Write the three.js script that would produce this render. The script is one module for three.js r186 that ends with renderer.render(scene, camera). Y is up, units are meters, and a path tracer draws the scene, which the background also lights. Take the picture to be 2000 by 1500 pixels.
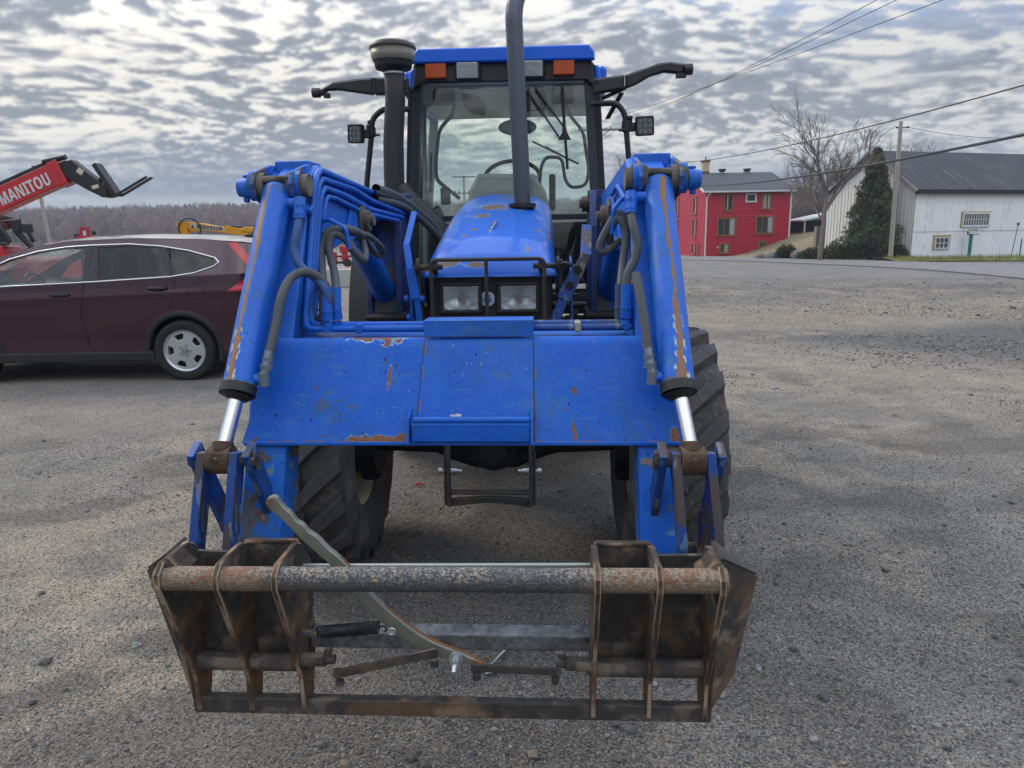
import * as THREE from 'three';
import { mergeGeometries } from 'three/addons/utils/BufferGeometryUtils.js';
import { RoundedBoxGeometry } from 'three/addons/geometries/RoundedBoxGeometry.js';
import { FontLoader } from 'three/addons/loaders/FontLoader.js';
import { TextGeometry } from 'three/addons/geometries/TextGeometry.js';

// ---------------------------------------------------------------- camera
const scene = new THREE.Scene();
const D2R = Math.PI / 180;
const camera = new THREE.PerspectiveCamera(56.36, 1024 / 768, 0.05, 3000);
camera.rotation.order = 'YXZ';
camera.position.set(0, 1.69, 0);
camera.rotation.set(-11.9 * D2R, 0, -0.9 * D2R);
const renderer = new THREE.WebGLRenderer({ antialias: true });
renderer.toneMapping = THREE.LinearToneMapping;
renderer.toneMappingExposure = 2.35;
renderer.shadowMap.enabled = true;

// ---------------------------------------------------------------- noise
const fr = (x) => x - Math.floor(x);
const hash = (x, y, s = 0) => { let h = Math.imul(x | 0, 374761393) ^ Math.imul(y | 0, 668265263) ^ Math.imul(s | 0, 1274126177); h = Math.imul(h ^ (h >>> 13), 1274126177); return ((h ^ (h >>> 16)) >>> 0) / 4294967296; };
const sm = (t) => t * t * (3 - 2 * t);
const clamp = (x, a = 0, b = 1) => Math.min(b, Math.max(a, x));
const ss = (a, b, x) => sm(clamp((x - a) / (b - a)));
const mix = (a, b, t) => a + (b - a) * t;
const mix3 = (a, b, t) => [mix(a[0], b[0], t), mix(a[1], b[1], t), mix(a[2], b[2], t)];
function vn(x, y, s = 0, per = 0) {                       // value noise, periodic when per > 0
  let xi = Math.floor(x), yi = Math.floor(y); const fx = sm(x - xi), fy = sm(y - yi);
  let x1 = xi + 1, y1 = yi + 1;
  if (per) { xi = ((xi % per) + per) % per; yi = ((yi % per) + per) % per; x1 = ((x1 % per) + per) % per; y1 = ((y1 % per) + per) % per; }
  return mix(mix(hash(xi, yi, s), hash(x1, yi, s), fx), mix(hash(xi, y1, s), hash(x1, y1, s), fx), fy);
}
function fbm(x, y, oct = 4, s = 0, per = 0) { let a = 0, w = 0.5, t = 0; for (let i = 0; i < oct; i++) { a += w * vn(x, y, s + i * 17, per); t += w; x *= 2; y *= 2; per *= 2; w *= 0.5; } return a / t; }
function rng(seed) { let a = seed >>> 0; return () => { a = (a + 0x6d2b79f5) | 0; let t = Math.imul(a ^ (a >>> 15), 1 | a); t = (t + Math.imul(t ^ (t >>> 7), 61 | t)) ^ t; return ((t ^ (t >>> 14)) >>> 0) / 4294967296; }; }

// ---------------------------------------------------------------- sky (altocumulus deck, sun veiled to the left)
const sunDir = new THREE.Vector3(-0.62, 0.62, -0.58).normalize();
{
  const W = 3072, Hh = 1536, data = new Float32Array(W * Hh * 4);
  for (let j = 0; j < Hh; j++) {
    const el = ((j + 0.5) / Hh - 0.5) * Math.PI, sy = Math.sin(el), cy = Math.cos(el);
    for (let i = 0; i < W; i++) {
      const o = (j * W + i) * 4; data[o + 3] = 1;
      if (sy < -0.02) { data[o] = 0.12; data[o + 1] = 0.118; data[o + 2] = 0.115; continue; }
      const az = ((i + 0.5) / W - 0.5) * 2 * Math.PI, dx = Math.cos(az) * cy, dz = Math.sin(az) * cy;
      const k = 1 / (Math.max(sy, 0) + 0.12), px = dx * k, pz = dz * k;
      const sun = Math.max(0, dx * sunDir.x + sy * sunDir.y + dz * sunDir.z);
      const flat = Math.max(0, (dx * sunDir.x + dz * sunDir.z) / 0.85);
      // deck: broad rolls, then cells, then wisps
      const wx = px + 0.5 * (fbm(px * 1.1, pz * 1.1, 3, 5) - 0.5), wz = pz + 0.5 * (fbm(px * 1.1 + 9, pz * 1.1, 3, 6) - 0.5);
      const roll = fbm(wx * 0.9 + wz * 0.3, wz * 1.6 - wx * 0.3, 4, 11);
      const cell = fbm(wx * 12 + wz * 2.2, wz * 16 - wx * 2.4, 5, 23);
      const wisp = fbm(wx * 27 + 4 * cell, wz * 32, 3, 31);
      const vary = 0.55 + 1.5 * fbm(wx * 1.4 + 7, wz * 2.2, 3, 29); let t = 0.56 + 1.35 * vary * (cell - 0.5) + 1.15 * (roll - 0.5) + 0.55 * vary * (wisp - 0.5);
      t -= 0.17 * ss(0.15, 0.25, sy) * ss(0.35, -0.35, Math.atan2(dx, -dz)) * (0.6 + 0.8 * roll);      // thicker bank high on the left
      const bright = ss(0.34, 0.95, t), thick = ss(0.66, 0.16, t);
      let c = mix3([0.37, 0.40, 0.455], [0.66, 0.67, 0.69], bright);
      c = mix3(c, [0.265, 0.292, 0.345], thick * 0.75);
      // thin places glow where they lie towards the sun
      const thin = ss(0.48, 0.92, t) * (0.22 + 0.78 * Math.pow(flat, 2.0)) * ss(0.45, 0.2, sy);
      c = mix3(c, [1.12, 1.08, 0.97], thin * 0.9);
      // a hole of clear sky to the right
      const hole = ss(0.08, 0.5, Math.atan2(dx, -dz) / 1.0 + 0.55 * (roll - 0.5) + 0.35 * (cell - 0.5)) * ss(0.14, 0.27, sy + 0.06 * (cell - 0.5)) * ss(1.7, 1.0, Math.atan2(dx, -dz));
      c = mix3(c, [0.40, 0.52, 0.76], hole * 0.8 * ss(0.75, 0.45, t));
      // low band: long flat sheets, blue grey, with paler light along the horizon
      const sheet = fbm(Math.atan2(dx, -dz) * 3.2, sy * 46, 4, 47);
      const lowc = mix3([0.27, 0.325, 0.43], [0.46, 0.50, 0.55], ss(0.38, 0.68, sheet));
      c = mix3(c, lowc, ss(0.135, 0.05, sy + 0.05 * (sheet - 0.5)) * 0.86);
      c = mix3(c, [0.56, 0.57, 0.57], ss(0.045, 0.0, sy) * 0.5);
      const lift = 0.41 * (1 + 3.2 * ss(0.15, 0.85, sy)) * (1 + 0.5 * Math.pow(sun, 5) * ss(0.15, 0.5, sy));   // an overcast dome grows brighter towards the zenith
      data[o] = c[0] * lift; data[o + 1] = c[1] * lift; data[o + 2] = c[2] * lift;
    }
  }
  const sky = new THREE.DataTexture(data, W, Hh, THREE.RGBAFormat, THREE.FloatType);
  sky.mapping = THREE.EquirectangularReflectionMapping; sky.magFilter = THREE.LinearFilter; sky.minFilter = THREE.LinearFilter; sky.needsUpdate = true;
  scene.background = sky; scene.environment = sky;
}
const sun = new THREE.DirectionalLight(0xfff1dc, 0.8);
sun.position.copy(sunDir).multiplyScalar(60); sun.target.position.set(0, 0, -6);
sun.castShadow = true; sun.shadow.radius = 36; sun.shadow.mapSize.set(2048, 2048);
Object.assign(sun.shadow.camera, { left: -40, right: 40, top: 40, bottom: -40, near: 1, far: 160 });
scene.add(sun, sun.target);

// ---------------------------------------------------------------- textures
function tex(w, h, fn, srgb = true) {
  const d = new Uint8Array(w * h * 4);
  for (let j = 0; j < h; j++) for (let i = 0; i < w; i++) { const c = fn((i + 0.5) / w, (j + 0.5) / h, i, j), o = (j * w + i) * 4; d[o] = clamp(c[0], 0, 255); d[o + 1] = clamp(c[1], 0, 255); d[o + 2] = clamp(c[2], 0, 255); d[o + 3] = 255; }
  const t = new THREE.DataTexture(d, w, h); t.magFilter = THREE.LinearFilter; t.minFilter = THREE.LinearMipmapLinearFilter; t.generateMipmaps = true; t.wrapS = t.wrapT = THREE.RepeatWrapping;
  if (srgb) t.colorSpace = THREE.SRGBColorSpace; t.needsUpdate = true; return t;
}
const gray = (v) => { const x = v * 255; return [x, x, x]; };
const std = (o) => new THREE.MeshStandardMaterial(o), phys = (o) => new THREE.MeshPhysicalMaterial(o);
const flat = (hex, rough = 0.6, metal = 0, extra = {}) => std({ color: hex, roughness: rough, metalness: metal, ...extra });
// scattered spots: returns 0..1 strength of the nearest spot in a jittered grid
function spots(u, v, n, dens, rmin, rmax, s) {
  let best = 0; const x = u * n, y = v * n, xi = Math.floor(x), yi = Math.floor(y);
  for (let a = -1; a <= 1; a++) for (let b = -1; b <= 1; b++) {
    const cx = ((xi + a) % n + n) % n, cy = ((yi + b) % n + n) % n;
    if (hash(cx, cy, s) > dens) continue;
    const r = mix(rmin, rmax, Math.pow(hash(cx, cy, s + 3), 3)), dx = x - (xi + a) - hash(cx, cy, s + 1), dy = y - (yi + b) - hash(cx, cy, s + 2);
    best = Math.max(best, ss(r, r * 0.7, Math.hypot(dx, dy * (0.6 + 0.8 * hash(cx, cy, s + 5)))));
  }
  return best;
}
const BLUE = [9, 90, 192], RUST = [112, 72, 48], DUST = [150, 140, 124];
function bluePaint(u, v, o = {}) {                         // u, v in 0..1 over one metre, periodic
  const f = fbm(u * 6, v * 6, 4, 3, 6), g = fbm(u * 40, v * 40, 3, 8, 40);
  let c = mix3(BLUE, [40, 102, 188], ss(0.35, 0.75, f) * 0.7); c = mix3(c, [6, 74, 180], ss(0.6, 0.3, g) * 0.25);
  c = mix3(c, [96, 118, 150], spots(u, v, 26, 0.10, 0.05, 0.16, 71) * 0.6 + ss(0.68, 0.8, fbm(u * 90, v * 12, 2, 9, 0)) * 0.12);
  c = mix3(c, [18, 28, 52], spots(u, v, 46, 0.22, 0.05, 0.19, 41) * 0.85);
  c = mix3(c, RUST, spots(u, v, 16, 0.14, 0.04, 0.20, 55) * ss(0.3, 0.55, g) * (o.rust ?? 0.8));
  c = mix3(c, [58, 74, 104], ss(0.50, 0.68, fbm(u * 5, v * 5, 5, 15, 5)) * 0.28 * ss(0.3, 0.6, g)); c = mix3(c, [118, 130, 148], ss(0.66, 0.78, fbm(u * 14, v * 70, 3, 19, 0)) * 0.22);   // grime, fine scratches
  return c;
}
const texBlue = tex(1024, 1024, (u, v) => bluePaint(u, v));
const texBlueR = tex(512, 512, (u, v) => gray(0.34 + 0.30 * fbm(u * 8, v * 8, 4, 5, 8) + 0.12 * fbm(u * 60, v * 60, 2, 9, 60)), false);
const texFine = tex(512, 512, (u, v) => gray(fbm(u * 40, v * 40, 3, 2, 40)), false);
const texSteel = tex(1024, 1024, (u, v) => {               // worn black paint, rust and dried dirt
  const a = fbm(u * 5, v * 5, 5, 61, 5), b = fbm(u * 28, v * 28, 4, 67, 28), d = fbm(u * 9, v * 9, 4, 73, 9);
  let c = mix3([44, 43, 43], [74, 71, 68], b);
  c = mix3(c, [96, 74, 56], ss(0.53, 0.67, a * 0.7 + b * 0.3) * 0.8); c = mix3(c, [122, 76, 46], ss(0.66, 0.80, b * 0.6 + a * 0.4) * 0.6);
  c = mix3(c, [132, 120, 104], ss(0.52, 0.70, d * 0.6 + b * 0.4) * 0.6 + spots(u, v, 70, 0.3, 0.1, 0.3, 77) * 0.25);
  return c;
});
const texSteelB = tex(512, 512, (u, v) => gray(0.5 * fbm(u * 28, v * 28, 4, 67, 28) + 0.5 * fbm(u * 70, v * 70, 2, 6, 70)), false);
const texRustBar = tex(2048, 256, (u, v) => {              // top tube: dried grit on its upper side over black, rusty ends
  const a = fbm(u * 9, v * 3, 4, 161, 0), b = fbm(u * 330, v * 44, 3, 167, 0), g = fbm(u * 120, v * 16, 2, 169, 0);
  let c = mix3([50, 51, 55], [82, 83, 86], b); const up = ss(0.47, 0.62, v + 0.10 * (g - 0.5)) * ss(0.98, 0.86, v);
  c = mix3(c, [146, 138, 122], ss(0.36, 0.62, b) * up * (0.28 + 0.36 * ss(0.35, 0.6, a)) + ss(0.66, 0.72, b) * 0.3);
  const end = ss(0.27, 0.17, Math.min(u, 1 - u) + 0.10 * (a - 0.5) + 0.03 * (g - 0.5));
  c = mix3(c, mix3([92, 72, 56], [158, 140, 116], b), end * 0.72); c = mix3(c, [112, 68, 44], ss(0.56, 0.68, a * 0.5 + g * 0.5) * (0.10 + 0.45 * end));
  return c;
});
const texRubber = tex(512, 512, (u, v) => { const a = fbm(u * 6, v * 6, 4, 81, 6), b = fbm(u * 50, v * 50, 3, 82, 50); return mix3(mix3([56, 56, 58], [76, 75, 74], b), [118, 114, 108], ss(0.5, 0.75, a) * 0.5 + ss(0.66, 0.8, b) * 0.35); });
const texGravel = (() => {
  const N = 1024, col = new Float32Array(N * N * 3), hgt = new Float32Array(N * N), r = rng(77);
  for (let j = 0; j < N; j++) for (let i = 0; i < N; i++) { const u = i / N, v = j / N, b = fbm(u * 120, v * 120, 3, 3, 120), a = fbm(u * 7, v * 7, 4, 4, 7), k = (j * N + i); const c = mix3([104, 99, 92], [150, 143, 132], clamp(0.15 + 0.7 * b + 0.5 * (a - 0.5))); col.set(c, k * 3); hgt[k] = 0.25 * b + 0.12 * a; }
  for (let n = 0; n < 78000; n++) {                        // one pebble after another, larger ones first
    const f = n / 78000, rad = mix(6.5, 1.6, Math.pow(f, 0.13)) * (0.75 + 0.5 * r()), cx = r() * N, cy = r() * N, el = 0.6 + 0.4 * r(), th = r() * Math.PI, tone = r(), warm = r();
    const base = mix3(mix3([58, 58, 60], [178, 173, 164], Math.pow(tone, 1.15)), [150, 128, 108], warm > 0.86 ? 0.6 : 0.12 * warm), ct = Math.cos(th), st = Math.sin(th), hgtTop = rad / 8;
    for (let y = -Math.ceil(rad); y <= rad; y++) for (let x = -Math.ceil(rad); x <= rad; x++) {
      const a = (x * ct + y * st) / rad, b = (-x * st + y * ct) / (rad * el), q = a * a + b * b + 0.35 * (hash(Math.floor(x / 2), Math.floor(y / 2), n) - 0.5); if (q > 1) continue;
      const k = ((((cy + y) | 0) + N) % N) * N + ((((cx + x) | 0) + N) % N), h = hgtTop * (0.35 + 0.65 * Math.sqrt(Math.max(0, 1 - q)));
      hgt[k] = Math.max(hgt[k], h); const g = 0.9 + 0.2 * hash(x, y, n + 9); col[k * 3] = base[0] * g; col[k * 3 + 1] = base[1] * g; col[k * 3 + 2] = base[2] * g;
    }
  }
  return { map: tex(N, N, (u, v, i, j) => { const k = (j * N + i) * 3; return [col[k], col[k + 1], col[k + 2]]; }), bump: tex(N, N, (u, v, i, j) => gray(clamp(hgt[j * N + i])), false) };
})();
const texAsphalt = tex(512, 512, (u, v) => { const a = fbm(u * 6, v * 6, 4, 91, 6), b = fbm(u * 110, v * 110, 2, 92, 110); return mix3([118, 117, 116], [156, 154, 150], clamp(0.6 * b + 0.6 * (a - 0.3))); });

// ---------------------------------------------------------------- materials
const M = {
  blue: phys({ map: texBlue, roughnessMap: texBlueR, roughness: 0.85, specularIntensity: 0.6, clearcoat: 0.08, clearcoatRoughness: 0.3, bumpMap: texFine, bumpScale: 0.0006 }),
  steel: std({ map: texSteel, roughness: 0.78, metalness: 0.15, bumpMap: texSteelB, bumpScale: 0.0025 }),
  rubber: std({ map: texRubber, roughness: 0.92, bumpMap: texFine, bumpScale: 0.002 }),
  black: flat(0x17181b, 0.55), blackPlastic: flat(0x202226, 0.5, 0, { bumpMap: texFine, bumpScale: 0.0004 }), hose: std({ color: 0x454a50, roughness: 0.72, bumpMap: texFine, bumpScale: 0.001 }),
  dusty: std({ map: tex(256, 256, (u, v) => mix3(mix3([70, 66, 62], [112, 106, 98], fbm(u * 12, v * 12, 4, 185, 12)), [44, 40, 38], ss(0.55, 0.72, fbm(u * 8, v * 8, 4, 186, 8)) * 0.8)), roughness: 0.85, bumpMap: texSteelB, bumpScale: 0.002 }),
  ironGrey: std({ map: tex(512, 512, (u, v) => mix3(mix3([40, 41, 43], [66, 66, 66], fbm(u * 20, v * 20, 4, 181, 20)), [92, 70, 54], ss(0.62, 0.76, fbm(u * 11, v * 11, 4, 182, 11)) * 0.7)), roughness: 0.75, metalness: 0.2 }),
  engine: flat(0x131417, 0.7, 0.2), darkgrey: flat(0x34373b, 0.6), chrome: flat(0xd8dade, 0.16, 1), zinc: flat(0xb4b8bc, 0.38, 0.9),
  galv: std({ color: 0x9aa09a, roughness: 0.5, metalness: 0.55, bumpMap: texFine, bumpScale: 0.001 }),
  grayPlastic: flat(0x55595c, 0.7), rim: std({ color: 0xb5ad98, roughness: 0.7, bumpMap: texSteelB, bumpScale: 0.002 }),
  glassTint: phys({ color: 0xf7fcf9, roughness: 0.02, transmission: 1, thickness: 0, ior: 1.5 }),
  glassClear: phys({ color: 0xeef3f2, roughness: 0.03, transmission: 1, thickness: 0, ior: 1.5 }),
  glassDark: phys({ color: 0x6f777c, roughness: 0.02, transmission: 1, thickness: 0, ior: 1.5 }),
  amber: phys({ color: 0xc2501a, roughness: 0.25, transmission: 0.25, thickness: 0 }),
  lens: phys({ color: 0xf2f4f4, roughness: 0.12, transmission: 0.9, thickness: 0 }), mirror: flat(0xdfe2e4, 0.12, 1),
};

// ---------------------------------------------------------------- geometry helpers
const V = (x, y, z) => new THREE.Vector3(x, y, z);
function boxUV(g, k = 1) {
  const n = g.attributes.normal, p = g.attributes.position, uv = new Float32Array(p.count * 2);
  for (let i = 0; i < p.count; i += 3) {
    let nx = 0, ny = 0, nz = 0; for (let q = 0; q < 3; q++) { nx += Math.abs(n.getX(i + q)); ny += Math.abs(n.getY(i + q)); nz += Math.abs(n.getZ(i + q)); }
    for (let q = 0; q < 3; q++) { const x = p.getX(i + q), y = p.getY(i + q), z = p.getZ(i + q); const a = nx >= ny && nx >= nz ? [z, y] : ny >= nz ? [x, z] : [x, y]; uv[(i + q) * 2] = a[0] * k + 0.37; uv[(i + q) * 2 + 1] = a[1] * k + 0.21; }
  }
  g.setAttribute('uv', new THREE.BufferAttribute(uv, 2)); return g;
}
const plain = (g) => { const h = g.index ? g.toNonIndexed() : g.clone(); for (const a of Object.keys(h.attributes)) if (!['position', 'normal', 'uv'].includes(a)) h.deleteAttribute(a); if (!h.attributes.normal) h.computeVertexNormals(); h.clearGroups?.(); return h; };
function join(list, keepUV = false, k = 1) {
  const gs = (Array.isArray(list) ? list.flat(3) : [list]).map(plain);
  if (!keepUV) gs.forEach((g) => g.deleteAttribute('uv'));
  const g = gs.length === 1 ? gs[0] : mergeGeometries(gs); return keepUV ? g : boxUV(g, k);
}
const taken = new Map();
const numbered = (n) => { const k = taken.get(n) ?? 0; taken.set(n, k + 1); return k ? n + '_' + String(k).padStart(3, '0') : n; };
function mesh(name, list, mat, parent, o = {}) {
  const m = new THREE.Mesh(join(list, o.keepUV, o.k), mat); m.name = parent ? name : numbered(name); m.castShadow = m.receiveShadow = true; (parent ?? scene).add(m);
  if (o.label) m.userData.label = o.label; if (o.kind) m.userData.kind = o.kind; return m;
}
function group(name, parent) { const g = new THREE.Group(); g.name = parent ? name : numbered(name); (parent ?? scene).add(g); return g; }
const thing = (o, label, category, grp) => { Object.assign(o.userData, { label, category }); if (grp) o.userData.group = grp; return o; };
const struct = (o, label, category) => { o.userData.kind = 'structure'; if (label) o.userData.label = label; if (category) o.userData.category = category; return o; };
const stuff = (o, label, category) => { Object.assign(o.userData, { label, category, kind: 'stuff' }); return o; };
function box(cx, cy, cz, sx, sy, sz, o = {}) {
  const r = Math.min(o.r ?? 0.006, sx / 2.1, sy / 2.1, sz / 2.1), g = o.sharp ? new THREE.BoxGeometry(sx, sy, sz) : new RoundedBoxGeometry(sx, sy, sz, 1, r);
  if (o.rx) g.rotateX(o.rx); if (o.rz) g.rotateZ(o.rz); if (o.ry) g.rotateY(o.ry); g.translate(cx, cy, cz); return g;
}
function rod(a, b, r, r2 = r, seg = 16, open = false) {      // a cylinder from a to b
  const A = V(...a), B = V(...b), d = B.clone().sub(A), g = new THREE.CylinderGeometry(r2, r, d.length(), seg, 1, open);
  g.applyQuaternion(new THREE.Quaternion().setFromUnitVectors(V(0, 1, 0), d.clone().normalize())); g.translate((A.x + B.x) / 2, (A.y + B.y) / 2, (A.z + B.z) / 2); return g;
}
function bar(a, b, w, h, up = [0, 1, 0], r = 0.004) {        // a box beam from a to b; w across, h along the given up
  const A = V(...a), B = V(...b), d = B.clone().sub(A), L = d.length(), z = d.normalize(), x = V(...up).cross(z).normalize(), y = z.clone().cross(x), g = new RoundedBoxGeometry(w, h, L, 1, Math.min(r, w / 2.1, h / 2.1));
  g.applyMatrix4(new THREE.Matrix4().makeBasis(x, y, z)); g.translate((A.x + B.x) / 2, (A.y + B.y) / 2, (A.z + B.z) / 2); return g;
}
function tube(pts, r, seg = 40, rad = 10, tension = 0.5) { return new THREE.TubeGeometry(new THREE.CatmullRomCurve3(pts.map((p) => V(...p)), false, 'catmullrom', tension), seg, r, rad, false); }
function bent(pts, r, round = 0.03, rad = 10) {              // a pipe with straight runs and rounded bends
  const P = pts.map((p) => V(...p)), c = new THREE.CurvePath(); let last = P[0];
  for (let i = 1; i < P.length - 1; i++) { const d1 = P[i - 1].clone().sub(P[i]), d2 = P[i + 1].clone().sub(P[i]), q = Math.min(round, d1.length() / 2.05, d2.length() / 2.05), a = P[i].clone().addScaledVector(d1.normalize(), q), b = P[i].clone().addScaledVector(d2.normalize(), q); c.add(new THREE.LineCurve3(last, a)); c.add(new THREE.QuadraticBezierCurve3(a, P[i], b)); last = b; }
  c.add(new THREE.LineCurve3(last, P[P.length - 1]));
  const pp = []; for (const s of c.curves) { const n = s.isLineCurve3 ? 1 : 5; for (let k = 0; k < n; k++) pp.push(s.getPoint(k / n)); } pp.push(last = P[P.length - 1]);
  const poly = new THREE.CurvePath(); for (let i = 1; i < pp.length; i++) if (pp[i].distanceTo(pp[i - 1]) > 1e-5) poly.add(new THREE.LineCurve3(pp[i - 1], pp[i]));
  return sweep(pp, r, rad);
}
function sweep(pp, r, rad = 10) {                            // circular sweep along a polyline, parallel frames
  const pos = [], idx = []; let n = V(0, 0, 0), t0 = null;
  for (let i = 0; i < pp.length; i++) {
    const t = (i < pp.length - 1 ? pp[i + 1].clone().sub(pp[i]).normalize() : pp[i].clone().sub(pp[i - 1]).normalize()); if (i > 0 && i < pp.length - 1) t.add(pp[i].clone().sub(pp[i - 1]).normalize()).normalize();
    if (!t0) { n.set(0, 1, 0); if (Math.abs(t.y) > 0.9) n.set(1, 0, 0); } n.addScaledVector(t, -n.dot(t)).normalize(); t0 = t; const b = t.clone().cross(n);
    const rr = typeof r === 'function' ? r(i / (pp.length - 1)) : r;
    for (let k = 0; k < rad; k++) { const a = k / rad * 2 * Math.PI, q = pp[i].clone().addScaledVector(n, Math.cos(a) * rr).addScaledVector(b, Math.sin(a) * rr); pos.push(q.x, q.y, q.z); }
  }
  for (let i = 0; i < pp.length - 1; i++) for (let k = 0; k < rad; k++) { const a = i * rad + k, b = i * rad + (k + 1) % rad, c = a + rad, d = b + rad; idx.push(a, b, c, b, d, c); }
  const c0 = pos.length / 3; pos.push(...pp[0].toArray(), ...pp[pp.length - 1].toArray()); for (let k = 0; k < rad; k++) { idx.push(c0, (k + 1) % rad, k); const o = (pp.length - 1) * rad; idx.push(c0 + 1, o + k, o + (k + 1) % rad); }
  const g = new THREE.BufferGeometry(); g.setAttribute('position', new THREE.Float32BufferAttribute(pos, 3)); g.setIndex(idx); g.computeVertexNormals(); return g;
}
function plateX(poly, x0, x1, bevel = 0.004, holes = []) {   // polygon of [z, y] given thickness along x
  const s = new THREE.Shape(poly.map(([z, y]) => new THREE.Vector2(z, y))); for (const h of holes) s.holes.push(new THREE.Path(h.map(([z, y]) => new THREE.Vector2(z, y))));
  const t = Math.abs(x1 - x0), b = Math.min(bevel, t / 3), g = new THREE.ExtrudeGeometry(s, { depth: t - 2 * b, bevelEnabled: b > 0, bevelThickness: b, bevelSize: b, bevelOffset: -b, bevelSegments: 1, curveSegments: 10 });
  g.translate(0, 0, b); g.rotateY(-Math.PI / 2); g.scale(1, 1, 1); g.translate(Math.max(x0, x1), 0, 0); return g;   // shape x becomes z, extrusion runs along -x
}
function plateZ(poly, z0, z1, bevel = 0.004, holes = []) {   // polygon of [x, y] given thickness along z
  const s = new THREE.Shape(poly.map(([x, y]) => new THREE.Vector2(x, y))); for (const h of holes) s.holes.push(new THREE.Path(h.map(([x, y]) => new THREE.Vector2(x, y))));
  const t = Math.abs(z1 - z0), b = Math.min(bevel, t / 3), g = new THREE.ExtrudeGeometry(s, { depth: t - 2 * b, bevelEnabled: b > 0, bevelThickness: b, bevelSize: b, bevelOffset: -b, bevelSegments: 1, curveSegments: 10 });
  g.translate(0, 0, Math.min(z0, z1) + b); return g;
}
function quad(a, b, c, d, t = 0.004) {                       // a thin slab over four corners
  const A = V(...a), n = V(...b).sub(A).cross(V(...d).sub(A)).normalize().multiplyScalar(t / 2), P = [a, b, c, d].map((p) => V(...p)), f = P.map((p) => p.clone().add(n)), k = P.map((p) => p.clone().sub(n)), pos = [];
  const q = (p, r, s, u) => { for (const x of [p, r, s, p, s, u]) pos.push(x.x, x.y, x.z); };
  q(f[0], f[1], f[2], f[3]); q(k[3], k[2], k[1], k[0]); for (let i = 0; i < 4; i++) { const j = (i + 1) % 4; q(f[i], k[i], k[j], f[j]); }
  const g = new THREE.BufferGeometry(); g.setAttribute('position', new THREE.Float32BufferAttribute(pos, 3)); g.computeVertexNormals(); return g;
}
function gridSurf(nu, nv, fn, closeU = false) {              // fn(u, v) -> [x, y, z]
  const pos = [], idx = [], uv = []; for (let j = 0; j <= nv; j++) for (let i = 0; i <= nu; i++) { pos.push(...fn(i / nu, j / nv)); uv.push(i / nu, j / nv); }
  for (let j = 0; j < nv; j++) for (let i = 0; i < nu; i++) { const a = j * (nu + 1) + i, b = a + 1, c = a + nu + 1, d = c + 1; idx.push(a, b, c, b, d, c); }
  const g = new THREE.BufferGeometry(); g.setAttribute('position', new THREE.Float32BufferAttribute(pos, 3)); g.setAttribute('uv', new THREE.Float32BufferAttribute(uv, 2)); g.setIndex(idx); g.computeVertexNormals(); return g;
}
const hex = (p, axis, r, h, turn = 0) => { const g = new THREE.CylinderGeometry(r, r, h, 6); g.rotateY(turn); if (axis === 'x') g.rotateZ(Math.PI / 2); if (axis === 'z') g.rotateX(Math.PI / 2); g.translate(...p); return g; };
const disc = (p, axis, r, h, seg = 24) => { const g = new THREE.CylinderGeometry(r, r, h, seg); if (axis === 'x') g.rotateZ(Math.PI / 2); if (axis === 'z') g.rotateX(Math.PI / 2); g.translate(...p); return g; };
const gy = (z) => -0.011 * Math.max(0, -z - 10);

// ================================================================ the tractor (front towards +z, front axle at z = 0)
const tractor = group('tractor'); tractor.position.set(-0.09, 0, -3.6); tractor.rotation.y = -3.16 * D2R;
thing(tractor, 'blue farm tractor with front loader facing the camera, black cab pillars, rusty quick attach frame', 'tractor');
const sides = [-1, 1];

// ---- wheels
function lugGeo(side, R, half, dep, sweepA, wid) {
  const n = 6, pos = [], idx = [];
  for (let i = 0; i <= n; i++) {
    const t = i / n, a = side * (-0.012 + t * (half + 0.012)), ph = sweepA * Math.pow(t, 0.9), rb = R - dep - 0.02 - 0.06 * Math.pow(t, 4), rt = R - 0.010 * t * t * t, wb = wid * (0.60 + 0.10 * t), wt = wid * 0.46 * (1 + 0.16 * t);
    for (const [r, w] of [[rb, -wb], [rt, -wt], [rt, wt], [rb, wb]]) { const q = ph + w / r; pos.push(a - side * (r === rt ? 0.012 * t : 0), r * Math.sin(q), r * Math.cos(q)); }
  }
  for (let i = 0; i < n; i++) for (let k = 0; k < 3; k++) { const a = i * 4 + k; idx.push(a, a + 4, a + 1, a + 1, a + 4, a + 5); }
  idx.push(0, 1, 2, 0, 2, 3); const e = n * 4; idx.push(e, e + 2, e + 1, e, e + 3, e + 2);
  const g = new THREE.BufferGeometry(); g.setAttribute('position', new THREE.Float32BufferAttribute(pos, 3)); g.setIndex(idx); const h = g.toNonIndexed(); h.computeVertexNormals(); return boxUV(h);
}
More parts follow.
